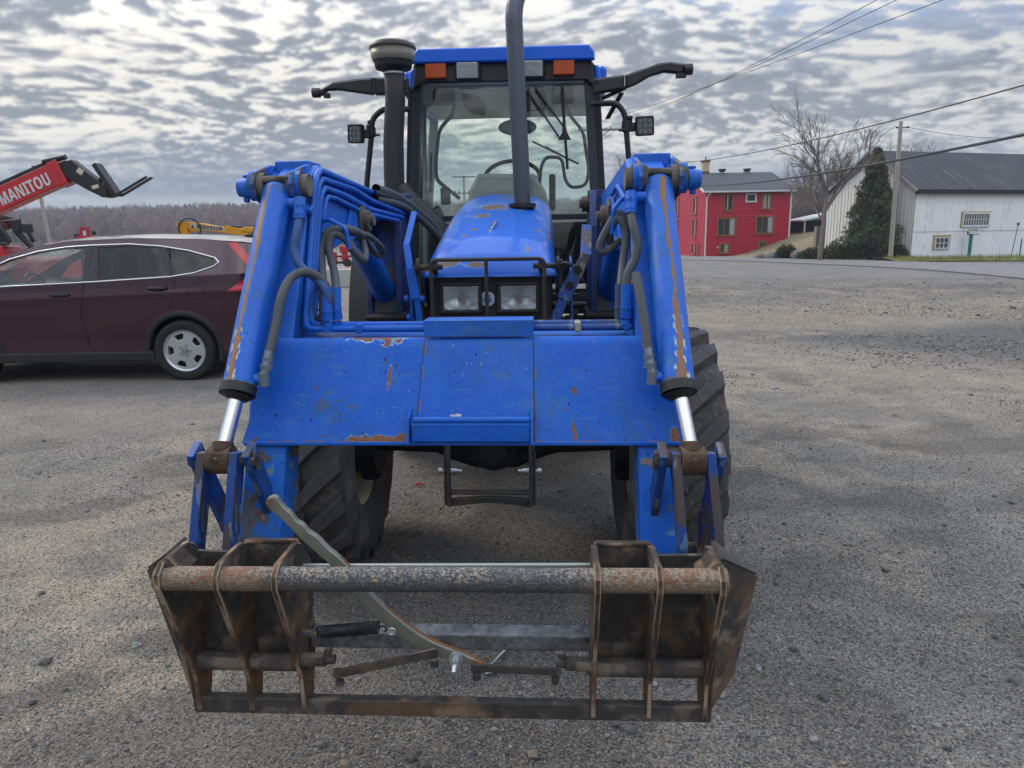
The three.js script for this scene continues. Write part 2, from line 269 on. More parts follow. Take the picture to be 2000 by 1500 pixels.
function wheel(name, x, R, half, rimR, nLug, label) {
  const w = group(name, tractor); w.position.set(x, R - 0.012, name === 'front_wheel' ? 0 : -2.35); w.userData.label = label;
  const c = R - 0.045, prof = [[rimR - 0.01, -half * 0.72], [rimR + 0.02, -half * 0.86], [rimR + (c - rimR) * 0.45, -half * 1.0], [c - 0.05, -half * 0.96], [c - 0.012, -half * 0.82], [c, -half * 0.45], [c + 0.004, 0], [c, half * 0.45], [c - 0.012, half * 0.82], [c - 0.05, half * 0.96], [rimR + (c - rimR) * 0.45, half * 1.0], [rimR + 0.02, half * 0.86], [rimR - 0.01, half * 0.72]].map(([r, a]) => new THREE.Vector2(r, a));
  const ty = new THREE.LatheGeometry(new THREE.SplineCurve(prof).getPoints(36), 64); ty.rotateZ(Math.PI / 2); mesh('tyre', ty, M.rubber, w);
  const rp = [[rimR + 0.012, -half * 0.74], [rimR - 0.02, -half * 0.7], [rimR - 0.035, -half * 0.45], [rimR - 0.05, -half * 0.1], [rimR - 0.06, half * 0.1], [rimR - 0.035, half * 0.45], [rimR - 0.02, half * 0.7], [rimR + 0.012, half * 0.74]].map(([r, a]) => new THREE.Vector2(r, a));
  const rm = new THREE.LatheGeometry(rp, 48); rm.rotateZ(Math.PI / 2);
  const dk = new THREE.LatheGeometry([[0.04, 0.02], [rimR * 0.55, 0.02], [rimR * 0.72, -0.03], [rimR - 0.05, -0.03], [rimR - 0.05, 0], [rimR * 0.7, 0], [rimR * 0.52, 0.05], [0.04, 0.05]].map(([r, a]) => new THREE.Vector2(r, a)), 40); dk.rotateZ(Math.PI / 2);
  mesh('rim', [rm, dk, disc([0, 0, 0], 'x', rimR * 0.36, 0.16)], M.rim, w);
  for (let k = 0; k < 8; k++) { const a = k * Math.PI / 4; mesh('wheel_bolt', hex([0, Math.cos(a) * rimR * 0.42, Math.sin(a) * rimR * 0.42], 'x', 0.014, 0.2), M.darkgrey, w); }
  for (const s of sides) { const g = lugGeo(s, R, half * 0.94, 0.045, 0.20 / R, 0.076); for (let k = 0; k < nLug; k++) { const m = new THREE.Mesh(g, M.rubber); m.name = 'tread_lug'; m.castShadow = m.receiveShadow = true; m.rotation.x = -(k + (s > 0 ? 0.5 : 0)) / nLug * 2 * Math.PI; w.add(m); } }
  return w;
}
for (const s of sides) {
  const f = wheel('front_wheel', s * 0.858, 0.615, 0.22, 0.315, 19, s < 0 ? 'front wheel under the left end of the beam' : 'front wheel showing its lugs beside the right cylinder'); f.rotation.y = 1 * D2R;
  wheel('rear_wheel', s * 0.855, 0.79, 0.235, 0.45, 22);
}
// ---- axle, chassis, engine
{
  const prof = [[-0.66, 0.60], [-0.30, 0.585], [-0.22, 0.545], [-0.10, 0.505], [0.11, 0.505], [0.24, 0.56], [0.32, 0.585], [0.66, 0.60], [0.66, 0.70], [0.3, 0.72], [0.18, 0.80], [-0.18, 0.80], [-0.3, 0.72], [-0.66, 0.70]];
  mesh('front_axle', [plateZ(prof, -0.09, 0.09, 0.03), disc([0, 0.64, 0.1], 'z', 0.12, 0.12), disc([0, 0.64, 0.17], 'z', 0.07, 0.1), ...sides.map((s) => disc([s * 0.69, 0.61, 0], 'x', 0.15, 0.16)), ...sides.map((s) => rod([s * 0.68, 0.42, -0.05], [s * 0.66, 0.86, 0.0], 0.055))], M.engine, tractor);
  mesh('track_rod', [rod([-0.62, 0.62, -0.2], [0.62, 0.62, -0.2], 0.02), rod([-0.4, 0.66, 0.13], [0.4, 0.66, 0.13], 0.028)], M.engine, tractor);
  mesh('engine_block', [box(0, 1.02, -0.55, 0.5, 0.62, 1.5), box(0, 0.86, 0.02, 0.42, 0.3, 0.42), box(0, 0.8, -1.7, 0.46, 0.5, 1.3), rod([-0.26, 1.05, -0.6], [-0.26, 1.05, -0.2], 0.07), rod([0.27, 1.2, -0.7], [0.27, 1.2, -0.2], 0.05)], M.engine, tractor);
  mesh('rear_axle', rod([-0.8, 0.79, -2.35], [0.8, 0.79, -2.35], 0.14), M.engine, tractor);
  mesh('fuel_tank', box(0.5, 0.85, -1.5, 0.3, 0.45, 0.8, { r: 0.06 }), M.black, tractor);
  mesh('step_box', box(-0.5, 0.85, -1.5, 0.3, 0.45, 0.8, { r: 0.04 }), M.black, tractor);
}
// ---- hitch bracket hanging under the nose
const hitch = group('front_hitch_bracket', tractor);
for (const s of sides) {
  const x = 0.005 + s * 0.19;
  mesh('upright', [bar([x, 0.98, 0.40], [x, 0.455, 0.47], 0.016, 0.05, [0, 0, 1]), bar([x + s * 0.025, 0.97, 0.34], [x + s * 0.012, 0.70, 0.42], 0.012, 0.03, [0, 0, 1]), bar([x + s * 0.016, 0.7, 0.42], [x + s * 0.016, 0.455, 0.45], 0.012, 0.045, [0, 0, 1])], M.ironGrey, hitch);
  mesh('bolt', [hex([x - s * 0.025, 0.612, 0.43], 'x', 0.017, 0.028), rod([x - s * 0.06, 0.612, 0.43], [x + s * 0.05, 0.612, 0.43], 0.009), hex([x + s * 0.04, 0.612, 0.43], 'x', 0.018, 0.016), disc([x - s * 0.012, 0.612, 0.43], 'x', 0.022, 0.005)], M.zinc, hitch);
}
mesh('cross_bar', [box(0.005, 0.515, 0.45, 0.39, 0.012, 0.05), plateZ([[-0.185, 0.45], [-0.09, 0.463], [0, 0.472], [0.1, 0.464], [0.195, 0.45], [0.195, 0.49], [0.1, 0.497], [0, 0.502], [-0.09, 0.497], [-0.185, 0.49]], 0.455, 0.475)], M.ironGrey, hitch);

// ---- hood
const hoodY = (z) => { const p = [[0.31, 1.515], [0.295, 1.56], [0.24, 1.605], [0.10, 1.672], [-0.2, 1.772], [-0.5, 1.845], [-0.98, 1.925]]; for (let i = 1; i < p.length; i++) if (z >= p[i][0]) return mix(p[i][1], p[i - 1][1], (z - p[i][0]) / (p[i - 1][0] - p[i][0])); return 1.925; };
const hoodSm = (z) => (hoodY(z + 0.04) + hoodY(z) * 2 + hoodY(z - 0.04)) / 4;
const blob = (u, v, cx, cy, rx, ry, s) => { const n = fbm(u * 60 + s * 3, v * 60, 3, 200 + s) - 0.5, d = Math.hypot((u - cx) / rx, (v - cy) / ry) + n * 1.1; return ss(1.05, 0.9, d); };
// chips in hood metres: x across, z along
const hoodChips = [[-0.035, -0.44, 0.062, 0.034], [0.06, -0.80, 0.07, 0.02], [-0.08, -0.235, 0.035, 0.018], [-0.245, -0.26, 0.022, 0.02], [0.12, -0.37, 0.012, 0.012], [0.285, -0.10, 0.016, 0.05], [0.27, -0.28, 0.012, 0.012], [-0.22, 0.275, 0.07, 0.006], [-0.06, 0.285, 0.045, 0.004], [0.17, 0.2, 0.008, 0.012], [0.215, -0.05, 0.012, 0.008], [0.03, -0.38, 0.012, 0.01], [-0.27, 0.02, 0.012, 0.016], [-0.14, 0.06, 0.01, 0.008], [-0.1, -0.02, 0.012, 0.008]];
const texHood = tex(1024, 1024, (u, v) => {
  const x = (u - 0.5) * 0.9, z = 0.34 - v * 1.36; let c = bluePaint(u * 0.9, v * 1.36, { rust: 0.4 }); c = mix3(c, [8, 92, 196], 0.6);
  hoodChips.forEach(([cx, cz, rx, rz], i) => { const k = blob(x, z, cx, cz, rx * 1.15, rz * 2, i); const e = blob(x, z, cx, cz, rx * 1.32, rz * 2.3, i); c = mix3(c, [186, 190, 196], e * 0.5); c = mix3(c, mix3([120, 100, 84], [92, 74, 62], fbm(u * 50, v * 50, 3, 5)), k); });
  return c;
});
const matHood = phys({ map: texHood, roughness: 0.42, specularIntensity: 0.7, clearcoat: 0.3, clearcoatRoughness: 0.08, bumpMap: texFine, bumpScale: 0.0003 });
{
  const nu = 56, nv = 60;
  const sec = (u, v) => {
    const z = mix(0.312, -0.98, Math.pow(v, 1.15)), top = hoodSm(z), hw = 0.305 - 0.012 * v, a = (u - 0.5) * 2;      // superellipse arch, then vertical sides
    const nose = ss(0.0, 0.05, v), zz = z - 0.05 * Math.pow(Math.abs(a), 4) * (1 - ss(0, 0.35, v)); const drop = top - (v < 0.02 ? 1.5 : 1.42) ;
    const q = Math.abs(a) < 0.72 ? Math.abs(a) / 0.72 : 1, ang = q * Math.PI / 2, n = 0.62, cx = Math.pow(Math.sin(ang), n), cyy = Math.pow(Math.cos(ang), n * 0.78), sh = Math.min(0.27, drop * 0.8) * (0.5 + 0.5 * nose);
    let X = Math.sign(a) * hw * cx, Y = top - sh * (1 - cyy); if (Math.abs(a) > 0.72) { const k = (Math.abs(a) - 0.72) / 0.28; X = Math.sign(a) * (hw + 0.012 * k); Y = mix(top - sh, 1.33, k); if (v < 0.16) Y = mix(top - sh, Math.max(1.33, 1.5 - v * 1.1), k); }
    Y += 0.006 * (fbm(X * 9 + 3, z * 9, 2, 300) - 0.5) * nose;                                             // dents
    return [X + 0.012, Y, zz];
  };
  const g = gridSurf(nu, nv, sec); const p = g.attributes.position, uv = g.attributes.uv;
  for (let i = 0; i < p.count; i++) uv.setXY(i, (p.getX(i) - 0.012) / 0.9 + 0.5 + (Math.abs(p.getX(i)) > 0.28 ? Math.sign(p.getX(i)) * 0.3 * (1.75 - p.getY(i)) : 0), (0.34 - p.getZ(i)) / 1.36);
  const hood = mesh('hood', g, matHood, tractor, { keepUV: true });
  mesh('hood_handle', [rod([0.012, hoodSm(-0.06) + 0.012, -0.06], [0.002, hoodSm(-0.02) + 0.008, 0.0], 0.007), rod([0.012, hoodSm(-0.13), -0.14], [0.012, hoodSm(-0.06) + 0.014, -0.06], 0.009), disc([-0.004, hoodSm(0.01) - 0.002, 0.01], 'z', 0.012, 0.012, 10)], M.chrome, hood);
  mesh('exhaust_opening', disc([0.137, hoodSm(-0.45) + 0.003, -0.45], 'y', 0.075, 0.022), M.black, hood);
}
// ---- exhaust stack
{
  const pp = [[0.137, 1.70, -0.45], [0.137, 1.9, -0.45], [0.122, 2.3, -0.45], [0.108, 2.70, -0.45], [0.106, 2.80, -0.452], [0.118, 2.88, -0.47], [0.15, 2.96, -0.53]].map((q) => V(...q));
  mesh('exhaust_stack', sweep(new THREE.CatmullRomCurve3(pp).getPoints(40), 0.0455, 20), std({ color: 0x565c68, roughness: 0.42, metalness: 0.75, bumpMap: texSteelB, bumpScale: 0.001 }), tractor);
}
// ---- grille, headlights, emblem
{
  const gr = mesh('grille', [plateZ([[-0.275, 1.14], [0.295, 1.14], [0.30, 1.50], [0.288, 1.545], [-0.264, 1.545], [-0.276, 1.50]], 0.05, 0.265, 0.006, sides.map((s) => { const x = 0.008 + s * 0.133, y = 1.399, w = 0.084, h = 0.057; return [[x - w, y - h], [x + w, y - h], [x + w, y + h], [x - w, y + h]]; })), box(0.012, 1.516, 0.268, 0.5, 0.022, 0.02), box(0.012, 1.29, 0.266, 0.5, 0.012, 0.014), box(-0.135, 1.487, 0.268, 0.016, 0.012, 0.012), box(0.125, 1.487, 0.268, 0.016, 0.012, 0.012)], M.blackPlastic, tractor);
  for (const s of sides) {
    const x = 0.008 + s * 0.133, y = 1.399, w = 0.162, h = 0.108, hl = group('headlight', tractor);
    mesh('bezel', [box(x, y + h / 2 + 0.009, 0.274, w + 0.04, 0.018, 0.028), box(x, y - h / 2 - 0.009, 0.274, w + 0.04, 0.018, 0.028), box(x - w / 2 - 0.009, y, 0.274, 0.018, h, 0.028), box(x + w / 2 + 0.009, y, 0.274, 0.018, h, 0.028)], M.blackPlastic, hl);
    const ref = gridSurf(16, 12, (u, v) => { const a = (u - 0.5) * 2, b = (v - 0.5) * 2; return [x + a * w / 2, y + b * h / 2, 0.24 + 0.034 * Math.min(1, (a * a + b * b) / 1.3)]; }); mesh('reflector', ref, flat(0xe6eaec, 0.3, 1), hl);
    const ribs = []; for (let k = 0; k < 22; k++) { const c = -1 + 2 * (k + 0.5) / 22; ribs.push(box(x + c * w / 2, y - h * 0.14 + (Math.abs(c) < 0.25 ? -0.03 : 0), 0.289, 0.0035, h * (Math.abs(c) < 0.25 ? 0.28 : 0.66), 0.004, { sharp: true })); }
    mesh('lens', [box(x, y, 0.286, w, h, 0.006, { r: 0.002 }), ...ribs], M.lens, hl);
    mesh('bulb', [disc([x, y, 0.255], 'z', 0.015, 0.03), box(x, y, 0.25, w * 0.96, 0.003, 0.004)], M.darkgrey, hl);
  }
  const em = group('emblem', tractor), ez = 0.278, ex = -0.003, ey = 1.392;
  const oval = (r) => { const a = []; for (let i = 0; i < 36; i++) { const t = i / 36 * 2 * Math.PI, c = Math.cos(t), s = Math.sin(t), n = 0.82; a.push([ex + Math.sign(c) * Math.pow(Math.abs(c), n) * r, ey + Math.sign(s) * Math.pow(Math.abs(s), n) * r]); } return a; };
  mesh('badge_rim', plateZ(oval(0.034), ez - 0.01, ez, 0.003), flat(0xc6ccd2, 0.35, 0.3), em);
  mesh('badge_field', plateZ(oval(0.0285), ez, ez + 0.002, 0.0005), flat(0x9fb0c6, 0.4), em);
  const leaf = []; for (const s of sides) for (let k = 0; k < 3; k++) { const y0 = ey - 0.02 + k * 0.012, x0 = 0.0035, dx = 0.0205 - k * 0.004; leaf.push(plateZ((s > 0 ? (q) => q : (q) => q.reverse())([[ex + s * x0, y0 - 0.002], [ex + s * dx, y0 + 0.013 - 0.001 * k], [ex + s * dx, y0 + 0.021 - 0.001 * k], [ex + s * x0, y0 + 0.0075]]), ez + 0.002, ez + 0.004, 0.0004)); }
  mesh('badge_leaf', leaf, flat(0x23406e, 0.4), em);
}
// ---- tube guard in front of the grille
{
  const x0 = -0.245, x1 = 0.262, y0 = 1.292, y1 = 1.577, z = 0.37, gd = group('headlight_guard', tractor);
  mesh('guard_frame', bent([[x0, y0 - 0.1, z], [x0, y1, z], [x1, y1, z], [x1, y0 - 0.1, z]], 0.0085, 0.03), M.ironGrey, gd);
  mesh('guard_crossbar', rod([x0, y0, z], [x1, y0, z], 0.008), M.ironGrey, gd); mesh('guard_upright', rod([0.004, y0, z + 0.006], [0.004, y1, z + 0.006], 0.008), M.ironGrey, gd);
  for (const s of sides) { const x = s < 0 ? x0 : x1; mesh('guard_clamp', [rod([x - s * 0.05, 1.545, z - 0.02], [x + s * 0.075, 1.545, z - 0.02], 0.012), hex([x - s * 0.012, 1.545, z - 0.02], 'x', 0.026, 0.03), disc([x + s * 0.06, 1.55, z - 0.03], 'x', 0.035, 0.014), rod([x - s * 0.012, 1.545, z - 0.02], [x - s * 0.012, 1.515, z - 0.06], 0.012), rod([x + s * 0.06, 1.55, z - 0.03], [x + s * 0.09, 1.555, z - 0.03], 0.005)], M.ironGrey, gd); }
  mesh('guard_stay', [bar([0.335, 1.57, 0.3], [0.335, 1.18, 0.25], 0.02, 0.02), bar([-0.31, 1.56, 0.3], [-0.31, 1.18, 0.25], 0.016, 0.05), tube([[0.335, 1.555, 0.31], [0.38, 1.545, 0.3], [0.42, 1.50, 0.24], [0.44, 1.46, 0.2]], 0.009)], M.darkgrey, gd);
}

// ---- loader: arms, beam, cylinders
const armPoly = [[-0.55, 1.875], [0.88, 1.945], [0.97, 1.905], [1.03, 1.80], [1.295, 1.36], [1.415, 1.05], [1.60, 0.62], [1.60, 0.55], [1.54, 0.50], [1.49, 0.54], [1.33, 0.93], [1.22, 1.10], [1.03, 1.36], [0.935, 1.59], [0.84, 1.625], [0.37, 1.705], [0.0, 1.755], [-0.55, 1.80]];
function streakTex(seed, off) {
  return tex(512, 1024, (u, v) => {
    let c = bluePaint(u * 0.31, v * 0.8, { rust: 0.5 }); let a = u - off; a -= Math.round(a); const w = (fbm(v * 9, seed, 3, seed) - 0.5) * 0.045, e = fbm(u * 30, v * 60, 3, seed + 3) - 0.5;
    const width = 0.017 + 0.022 * ss(0.45, 0.75, fbm(v * 7, 3, 3, seed + 7)) + (v < 0.22 ? 0.02 : 0); const d = Math.abs(a - w) + e * 0.022;
    if (v < 0.3) c = mix3(c, [188, 186, 178], ss(width * 1.75, width * 1.2, d) * ss(0.42, 0.6, fbm(u * 20, v * 40, 2, 6)) * 0.9);
    c = mix3(c, mix3([110, 78, 54], [136, 104, 76], fbm(u * 60, v * 120, 3, 9)), ss(width, width * 0.72, d));
    if (v < 0.03 || v > 0.965) c = mix3(c, [88, 76, 64], 0.55 * ss(0.4, 0.6, fbm(u * 24, v * 30, 3, 17)));
    return c;
  });
}
const armIn = 0.56, armOut = 0.69;
const armUp = [...armPoly.slice(0, 6), [1.285, 1.05], ...armPoly.slice(12)], armTip = [[1.415, 1.052], ...armPoly.slice(6, 11), [1.285, 1.052]];
const texTip = tex(512, 512, (u, v) => { let c = bluePaint(u, v); const a = fbm(u * 7, v * 7, 5, 521, 7), b = fbm(u * 30, v * 30, 3, 522, 30); c = mix3(c, [96, 84, 74], ss(0.50, 0.62, a * 0.7 + b * 0.3) * 0.8); c = mix3(c, [84, 54, 38], ss(0.56, 0.68, a * 0.5 + b * 0.5) * 0.9); return mix3(c, [150, 156, 164], ss(0.68, 0.76, b) * 0.5); });
const matTip = phys({ map: texTip, roughness: 0.65, specularIntensity: 0.6, bumpMap: texSteelB, bumpScale: 0.001 });
for (const s of sides) {
  const arm = mesh('loader_arm', plateX(armUp, s * armIn, s * armOut, 0.006), M.blue, tractor, { label: s < 0 ? 'left loader arm carrying three steel pipes' : 'right loader arm' });
  mesh('arm_tip', plateX(armTip, s * armIn, s * armOut, 0.004), matTip, arm);
  // knee: two ears that carry the cylinder pin, capping plate with a notch
  const ear = (x) => plateX([[0.80, 1.935], [0.93, 1.945], [1.0, 1.93], [1.10, 1.905], [1.125, 1.865], [1.105, 1.825], [1.06, 1.805], [1.0, 1.80], [0.86, 1.74]], x, x + s * 0.014, 0.003);
  mesh('knee_ear', [ear(s * 0.583), disc([s * 0.58, 1.862, 1.06], 'x', 0.05, 0.03)], matTip, arm); mesh('knee_ear', [ear(s * 0.715), disc([s * 0.735, 1.862, 1.06], 'x', 0.05, 0.02)], matTip, arm);
  mesh('knee_cap', [gridSurf(10, 6, (u, v) => [s * mix(0.586, 0.716, u), 1.962 - 0.09 * Math.pow(v, 1.6) - (0.05 * v) * (1 - Math.pow(Math.abs(u - 0.5) * 2, 1.6)) , 0.80 + 0.2 * v - 0.03 * v * (1 - Math.pow(Math.abs(u - 0.5) * 2, 1.6))]), box(s * 0.652, 1.935, 0.84, 0.13, 0.05, 0.14)], phys({ map: texBlue, roughness: 0.5, side: THREE.DoubleSide }), arm);
  mesh('knee_pin', [rod([s * 0.555, 1.862, 1.06], [s * 0.75, 1.862, 1.06], 0.02), disc([s * 0.556, 1.862, 1.06], 'x', 0.038, 0.03), rod([s * 0.60, 1.882, 1.088], [s * 0.71, 1.882, 1.088], 0.012), disc([s * 0.603, 1.862, 1.06], 'x', 0.045, 0.022), disc([s * 0.703, 1.862, 1.06], 'x', 0.045, 0.022)], M.dusty, arm);
  mesh('knee_pin_cap', [rod([s * 0.752, 1.858, 1.05], [s * 0.795, 1.858, 1.05], 0.036, 0.03, 20), box(s * 0.772, 1.818, 1.05, 0.02, 0.02, 0.02), box(s * 0.765, 1.897, 1.05, 0.03, 0.01, 0.012)], M.blue, arm);
  // gusset, boss with lift cylinder pin and hose hook on the inner face
  mesh('arm_gusset', plateX([[0.12, 1.74], [0.62, 1.655], [0.60, 1.70], [0.50, 1.83], [0.30, 1.84], [0.16, 1.80]], s * 0.548, s * 0.562, 0.003), M.blue, arm);
  mesh('lift_pin', [disc([s * 0.535, 1.755, 0.36], 'x', 0.045, 0.05), hex([s * 0.515, 1.755, 0.36], 'x', 0.026, 0.05), plateX([[0.28, 1.64], [0.40, 1.64], [0.43, 1.80], [0.36, 1.83], [0.30, 1.80]], s * 0.535, s * 0.548)], M.dusty, arm);
  mesh('hose_hook', s < 0 ? bent([[-0.56, 1.735, 0.95], [-0.515, 1.75, 0.96], [-0.45, 1.715, 0.97], [-0.44, 1.64, 0.97]], 0.008, 0.015) : bent([[0.56, 1.80, 1.04], [0.535, 1.80, 1.05], [0.505, 1.765, 1.06], [0.50, 1.68, 1.06]], 0.008, 0.015), M.blue, arm);
  // tilt cylinder
  const A = [s * 0.65, 1.838, 1.075], B = [s * 0.665, 1.232, 1.495], C = [s * 0.692, 1.065, 1.583], cy = group('tilt_cylinder', tractor); cy.userData.label = s < 0 ? 'left tilt cylinder with a long rust streak' : 'right tilt cylinder with a long rust streak';
  const bl = rod(B, A, 0.0495, 0.0495, 36), cap = new THREE.SphereGeometry(0.0495, 24, 10, 0, Math.PI * 2, 0, Math.PI / 2); cap.scale(1, 0.55, 1); cap.applyQuaternion(new THREE.Quaternion().setFromUnitVectors(V(0, 1, 0), V(...A).sub(V(...B)).normalize())); cap.translate(...A);
  mesh('barrel', bl, phys({ map: streakTex(s < 0 ? 401 : 431, s < 0 ? 0.955 : 0.03), roughness: 0.42, specularIntensity: 0.7, clearcoat: 0.12, clearcoatRoughness: 0.25, bumpMap: texFine, bumpScale: 0.0006 }), cy, { keepUV: true });
  mesh('barrel_end', cap, M.blue, cy);
  mesh('gland', [rod([B[0], B[1] + 0.012, B[2] - 0.008], [B[0] + s * 0.002, B[1] - 0.013, B[2] + 0.008], 0.054, 0.054, 30), rod([B[0], B[1] - 0.012, B[2] + 0.008], [B[0] + s * 0.003, B[1] - 0.027, B[2] + 0.016], 0.049, 0.03, 30)], M.black, cy);
  mesh('piston_rod', rod([B[0], B[1], B[2]], C, 0.0225, 0.0225, 28), M.chrome, cy);
  mesh('rod_eye', [disc([s * 0.694, 1.04, 1.59], 'x', 0.042, 0.07, 28), rod([s * 0.692, 1.09, 1.572], C, 0.03, 0.034, 20), hex([s * 0.694, 1.052, 1.634], 'z', 0.008, 0.012)], M.brown ??= std({ map: tex(256, 256, (u, v) => mix3(mix3([56, 44, 36], [104, 80, 60], fbm(u * 9, v * 9, 4, 177, 9)), [40, 36, 34], ss(0.55, 0.7, fbm(u * 20, v * 20, 3, 178, 20)) * 0.7)), roughness: 0.9, bumpMap: texSteelB, bumpScale: 0.004 }), cy);
  // side pipe on the barrel and its ports
  const ux = s * -0.052; const off = (p, k) => [mix(A[0], B[0], p) - s * 0.045, mix(A[1], B[1], p), mix(A[2], B[2], p) + k];
  mesh('port', [rod([A[0], 1.80, 1.10], [A[0] - s * 0.085, 1.80, 1.11], 0.019), hex([A[0] - s * 0.075, 1.80, 1.11], 'x', 0.02, 0.018), rod([B[0], 1.268, 1.475], [B[0] - s * 0.07, 1.262, 1.475], 0.02, 0.014), hex([B[0] - s * 0.062, 1.262, 1.475], 'x', 0.017, 0.02)], M.blue, cy);
  // hose ends on the cylinder
  mesh('hose_fitting', [rod([s * 0.555, 1.815, 1.13], [s * 0.552, 1.745, 1.16], 0.019), hex([s * 0.5535, 1.785, 1.142], 'y', 0.023, 0.018), hex([s * 0.5525, 1.758, 1.154], 'y', 0.0225, 0.014)], M.blue, cy);
  mesh('elbow_fitting', [disc([s * 0.592, 1.262, 1.475], 'y', 0.017, 0.04, 14), rod([s * 0.592, 1.262, 1.475], [s * 0.58, 1.345, 1.445], 0.014), hex([s * 0.586, 1.297, 1.462], 'y', 0.02, 0.018), hex([s * 0.583, 1.32, 1.453], 'y', 0.018, 0.016)], flat(0x6f7a84, 0.5, 0.5), cy);
  // links at the rod eye: two plates forward to the carrier, two back to the arm
  const link = (x0, y1, z1, x1, w) => bar([x0, 1.065, 1.588], [x1, y1, z1], 0.026, w, [0, -0.3, 1]);
  const lk = group('tilt_linkage', tractor);
  mesh('carrier_link', link(s * 0.742, 0.62, 1.69, s * 0.782, 0.07), M.blueWorn ??= phys({ map: tex(512, 512, (u, v) => { let c = bluePaint(u, v); c = mix3(c, [12, 34, 84], 0.5); c = mix3(c, [78, 62, 52], ss(0.48, 0.60, fbm(u * 14, v * 7, 4, 511, 0)) * 0.85); return mix3(c, [150, 150, 150], ss(0.62, 0.72, fbm(u * 40, v * 20, 3, 513)) * 0.5); }), roughness: 0.6, bumpMap: texSteelB, bumpScale: 0.001 }), lk);
  mesh('carrier_link', link(s * 0.645, 0.62, 1.69, s * 0.675, 0.07), M.blueWorn, lk);
  mesh('arm_link', bar([s * 0.775, 1.075, 1.592], [s * 0.765, 0.66, 1.38], 0.024, 0.068, [0, -0.3, 1]), M.blueWorn, lk); mesh('arm_link', bar([s * 0.61, 1.075, 1.592], [s * 0.60, 0.66, 1.38], 0.024, 0.068, [0, -0.3, 1]), M.blueWorn, lk);
  mesh('link_pin', [rod([s * 0.585, 1.04, 1.59], [s * 0.79, 1.04, 1.59], 0.019), rod([s * 0.588, 1.07, 1.60], [s * 0.588, 1.01, 1.58], 0.006)], M.steel, lk); mesh('link_pin', rod([s * 0.60, 0.68, 1.40], [s * 0.78, 0.68, 1.40], 0.022), M.steel, lk); mesh('link_pin', rod([s * 0.65, 0.63, 1.695], [s * 0.80, 0.63, 1.695], 0.02), M.steel, lk);
  // lift cylinder, mast, subframe
  const lc = group('lift_cylinder', tractor); mesh('barrel', rod([s * 0.60, 1.28, -0.42], [s * 0.615, 1.66, 0.18], 0.062, 0.062, 28), M.blue, lc); mesh('piston_rod', rod([s * 0.615, 1.66, 0.18], [s * 0.62, 1.735, 0.33], 0.03), M.chrome, lc);
  const mast = mesh('loader_mast', [plateX([[-0.62, 1.92], [-0.36, 1.90], [-0.25, 1.72], [-0.20, 1.36], [-0.22, 1.10], [-0.66, 1.10], [-0.62, 1.6]], s * 0.50, s * 0.535), plateX([[-0.62, 1.92], [-0.36, 1.90], [-0.25, 1.72], [-0.20, 1.36], [-0.22, 1.10], [-0.66, 1.10], [-0.62, 1.6]], s * 0.66, s * 0.69), box(s * 0.60, 1.5, -0.6, 0.18, 0.84, 0.03)], flat(0x1b2f63, 0.55, 0, { bumpMap: texSteelB, bumpScale: 0.002 }), tractor);
  mesh('mast_face', quad([s * 0.535, 1.84, -0.345], [s * 0.66, 1.84, -0.345], [s * 0.66, 1.28, -0.225], [s * 0.535, 1.28, -0.225], 0.02), M.mastDirt ??= std({ map: tex(512, 512, (u, v) => { const a = fbm(u * 8, v * 5, 5, 531, 0); return mix3([20, 50, 110], [52, 54, 58], ss(0.42, 0.58, a)); }), roughness: 0.7 }), mast);
  mesh('mast_pin', [disc([s * 0.49, 1.84, -0.48], 'x', 0.042, 0.05), hex([s * 0.465, 1.84, -0.48], 'x', 0.025, 0.03)], M.steel, mast);
  mesh('subframe', [box(s * 0.57, 1.16, -0.3, 0.19, 0.24, 0.36), box(s * 0.57, 1.265, -0.115, 0.21, 0.02, 0.05), box(s * 0.4, 1.02, -0.35, 0.3, 0.12, 0.3)], M.engine, tractor);
  mesh('side_rail', [plateX([[-0.5, 0.72], [0.24, 0.78], [0.22, 1.04], [-0.1, 1.08], [-0.5, 1.05]], s * 0.43, s * 0.455), bar([s * 0.50, 1.06, -0.08], [s * 0.52, 0.80, 0.05], 0.11, 0.02, [0, 0, 1])], M.blue, tractor);
  // flat brace between mast and chassis nose
  const br = s < 0 ? [[[-0.40, 1.80, -0.12], [-0.385, 1.64, 0.20], 0.03], [[-0.385, 1.645, 0.2], [-0.352, 1.53, 0.3], 0.032], [[-0.352, 1.54, 0.3], [-0.325, 1.40, 0.33], 0.045], [[-0.322, 1.42, 0.325], [-0.305, 1.20, 0.33], 0.028]] : [[[0.47, 1.72, -0.05], [0.45, 1.585, 0.28], 0.05], [[0.452, 1.59, 0.28], [0.415, 1.52, 0.30], 0.045], [[0.42, 1.535, 0.30], [0.345, 1.39, 0.32], 0.06], [[0.35, 1.40, 0.31], [0.312, 1.30, 0.32], 0.045], [[0.313, 1.305, 0.32], [0.30, 1.18, 0.32], 0.045]];
  const brace = mesh('brace', br.map(([a, b, w]) => bar(a, b, w, 0.014, [0, 0.2, 1])), s < 0 ? M.blue : M.blueWorn, tractor);
  mesh('brace_plate', plateX(s < 0 ? [[0.30, 1.2], [0.32, 1.44], [0.18, 1.5], [0.1, 1.3], [0.1, 1.2]] : [[0.31, 1.2], [0.31, 1.34], [0.29, 1.48], [0.1, 1.58], [0.05, 1.3], [0.05, 1.2]], s < 0 ? -0.345 : 0.38, s < 0 ? -0.357 : 0.392), s < 0 ? M.blue : M.blueWorn, brace);
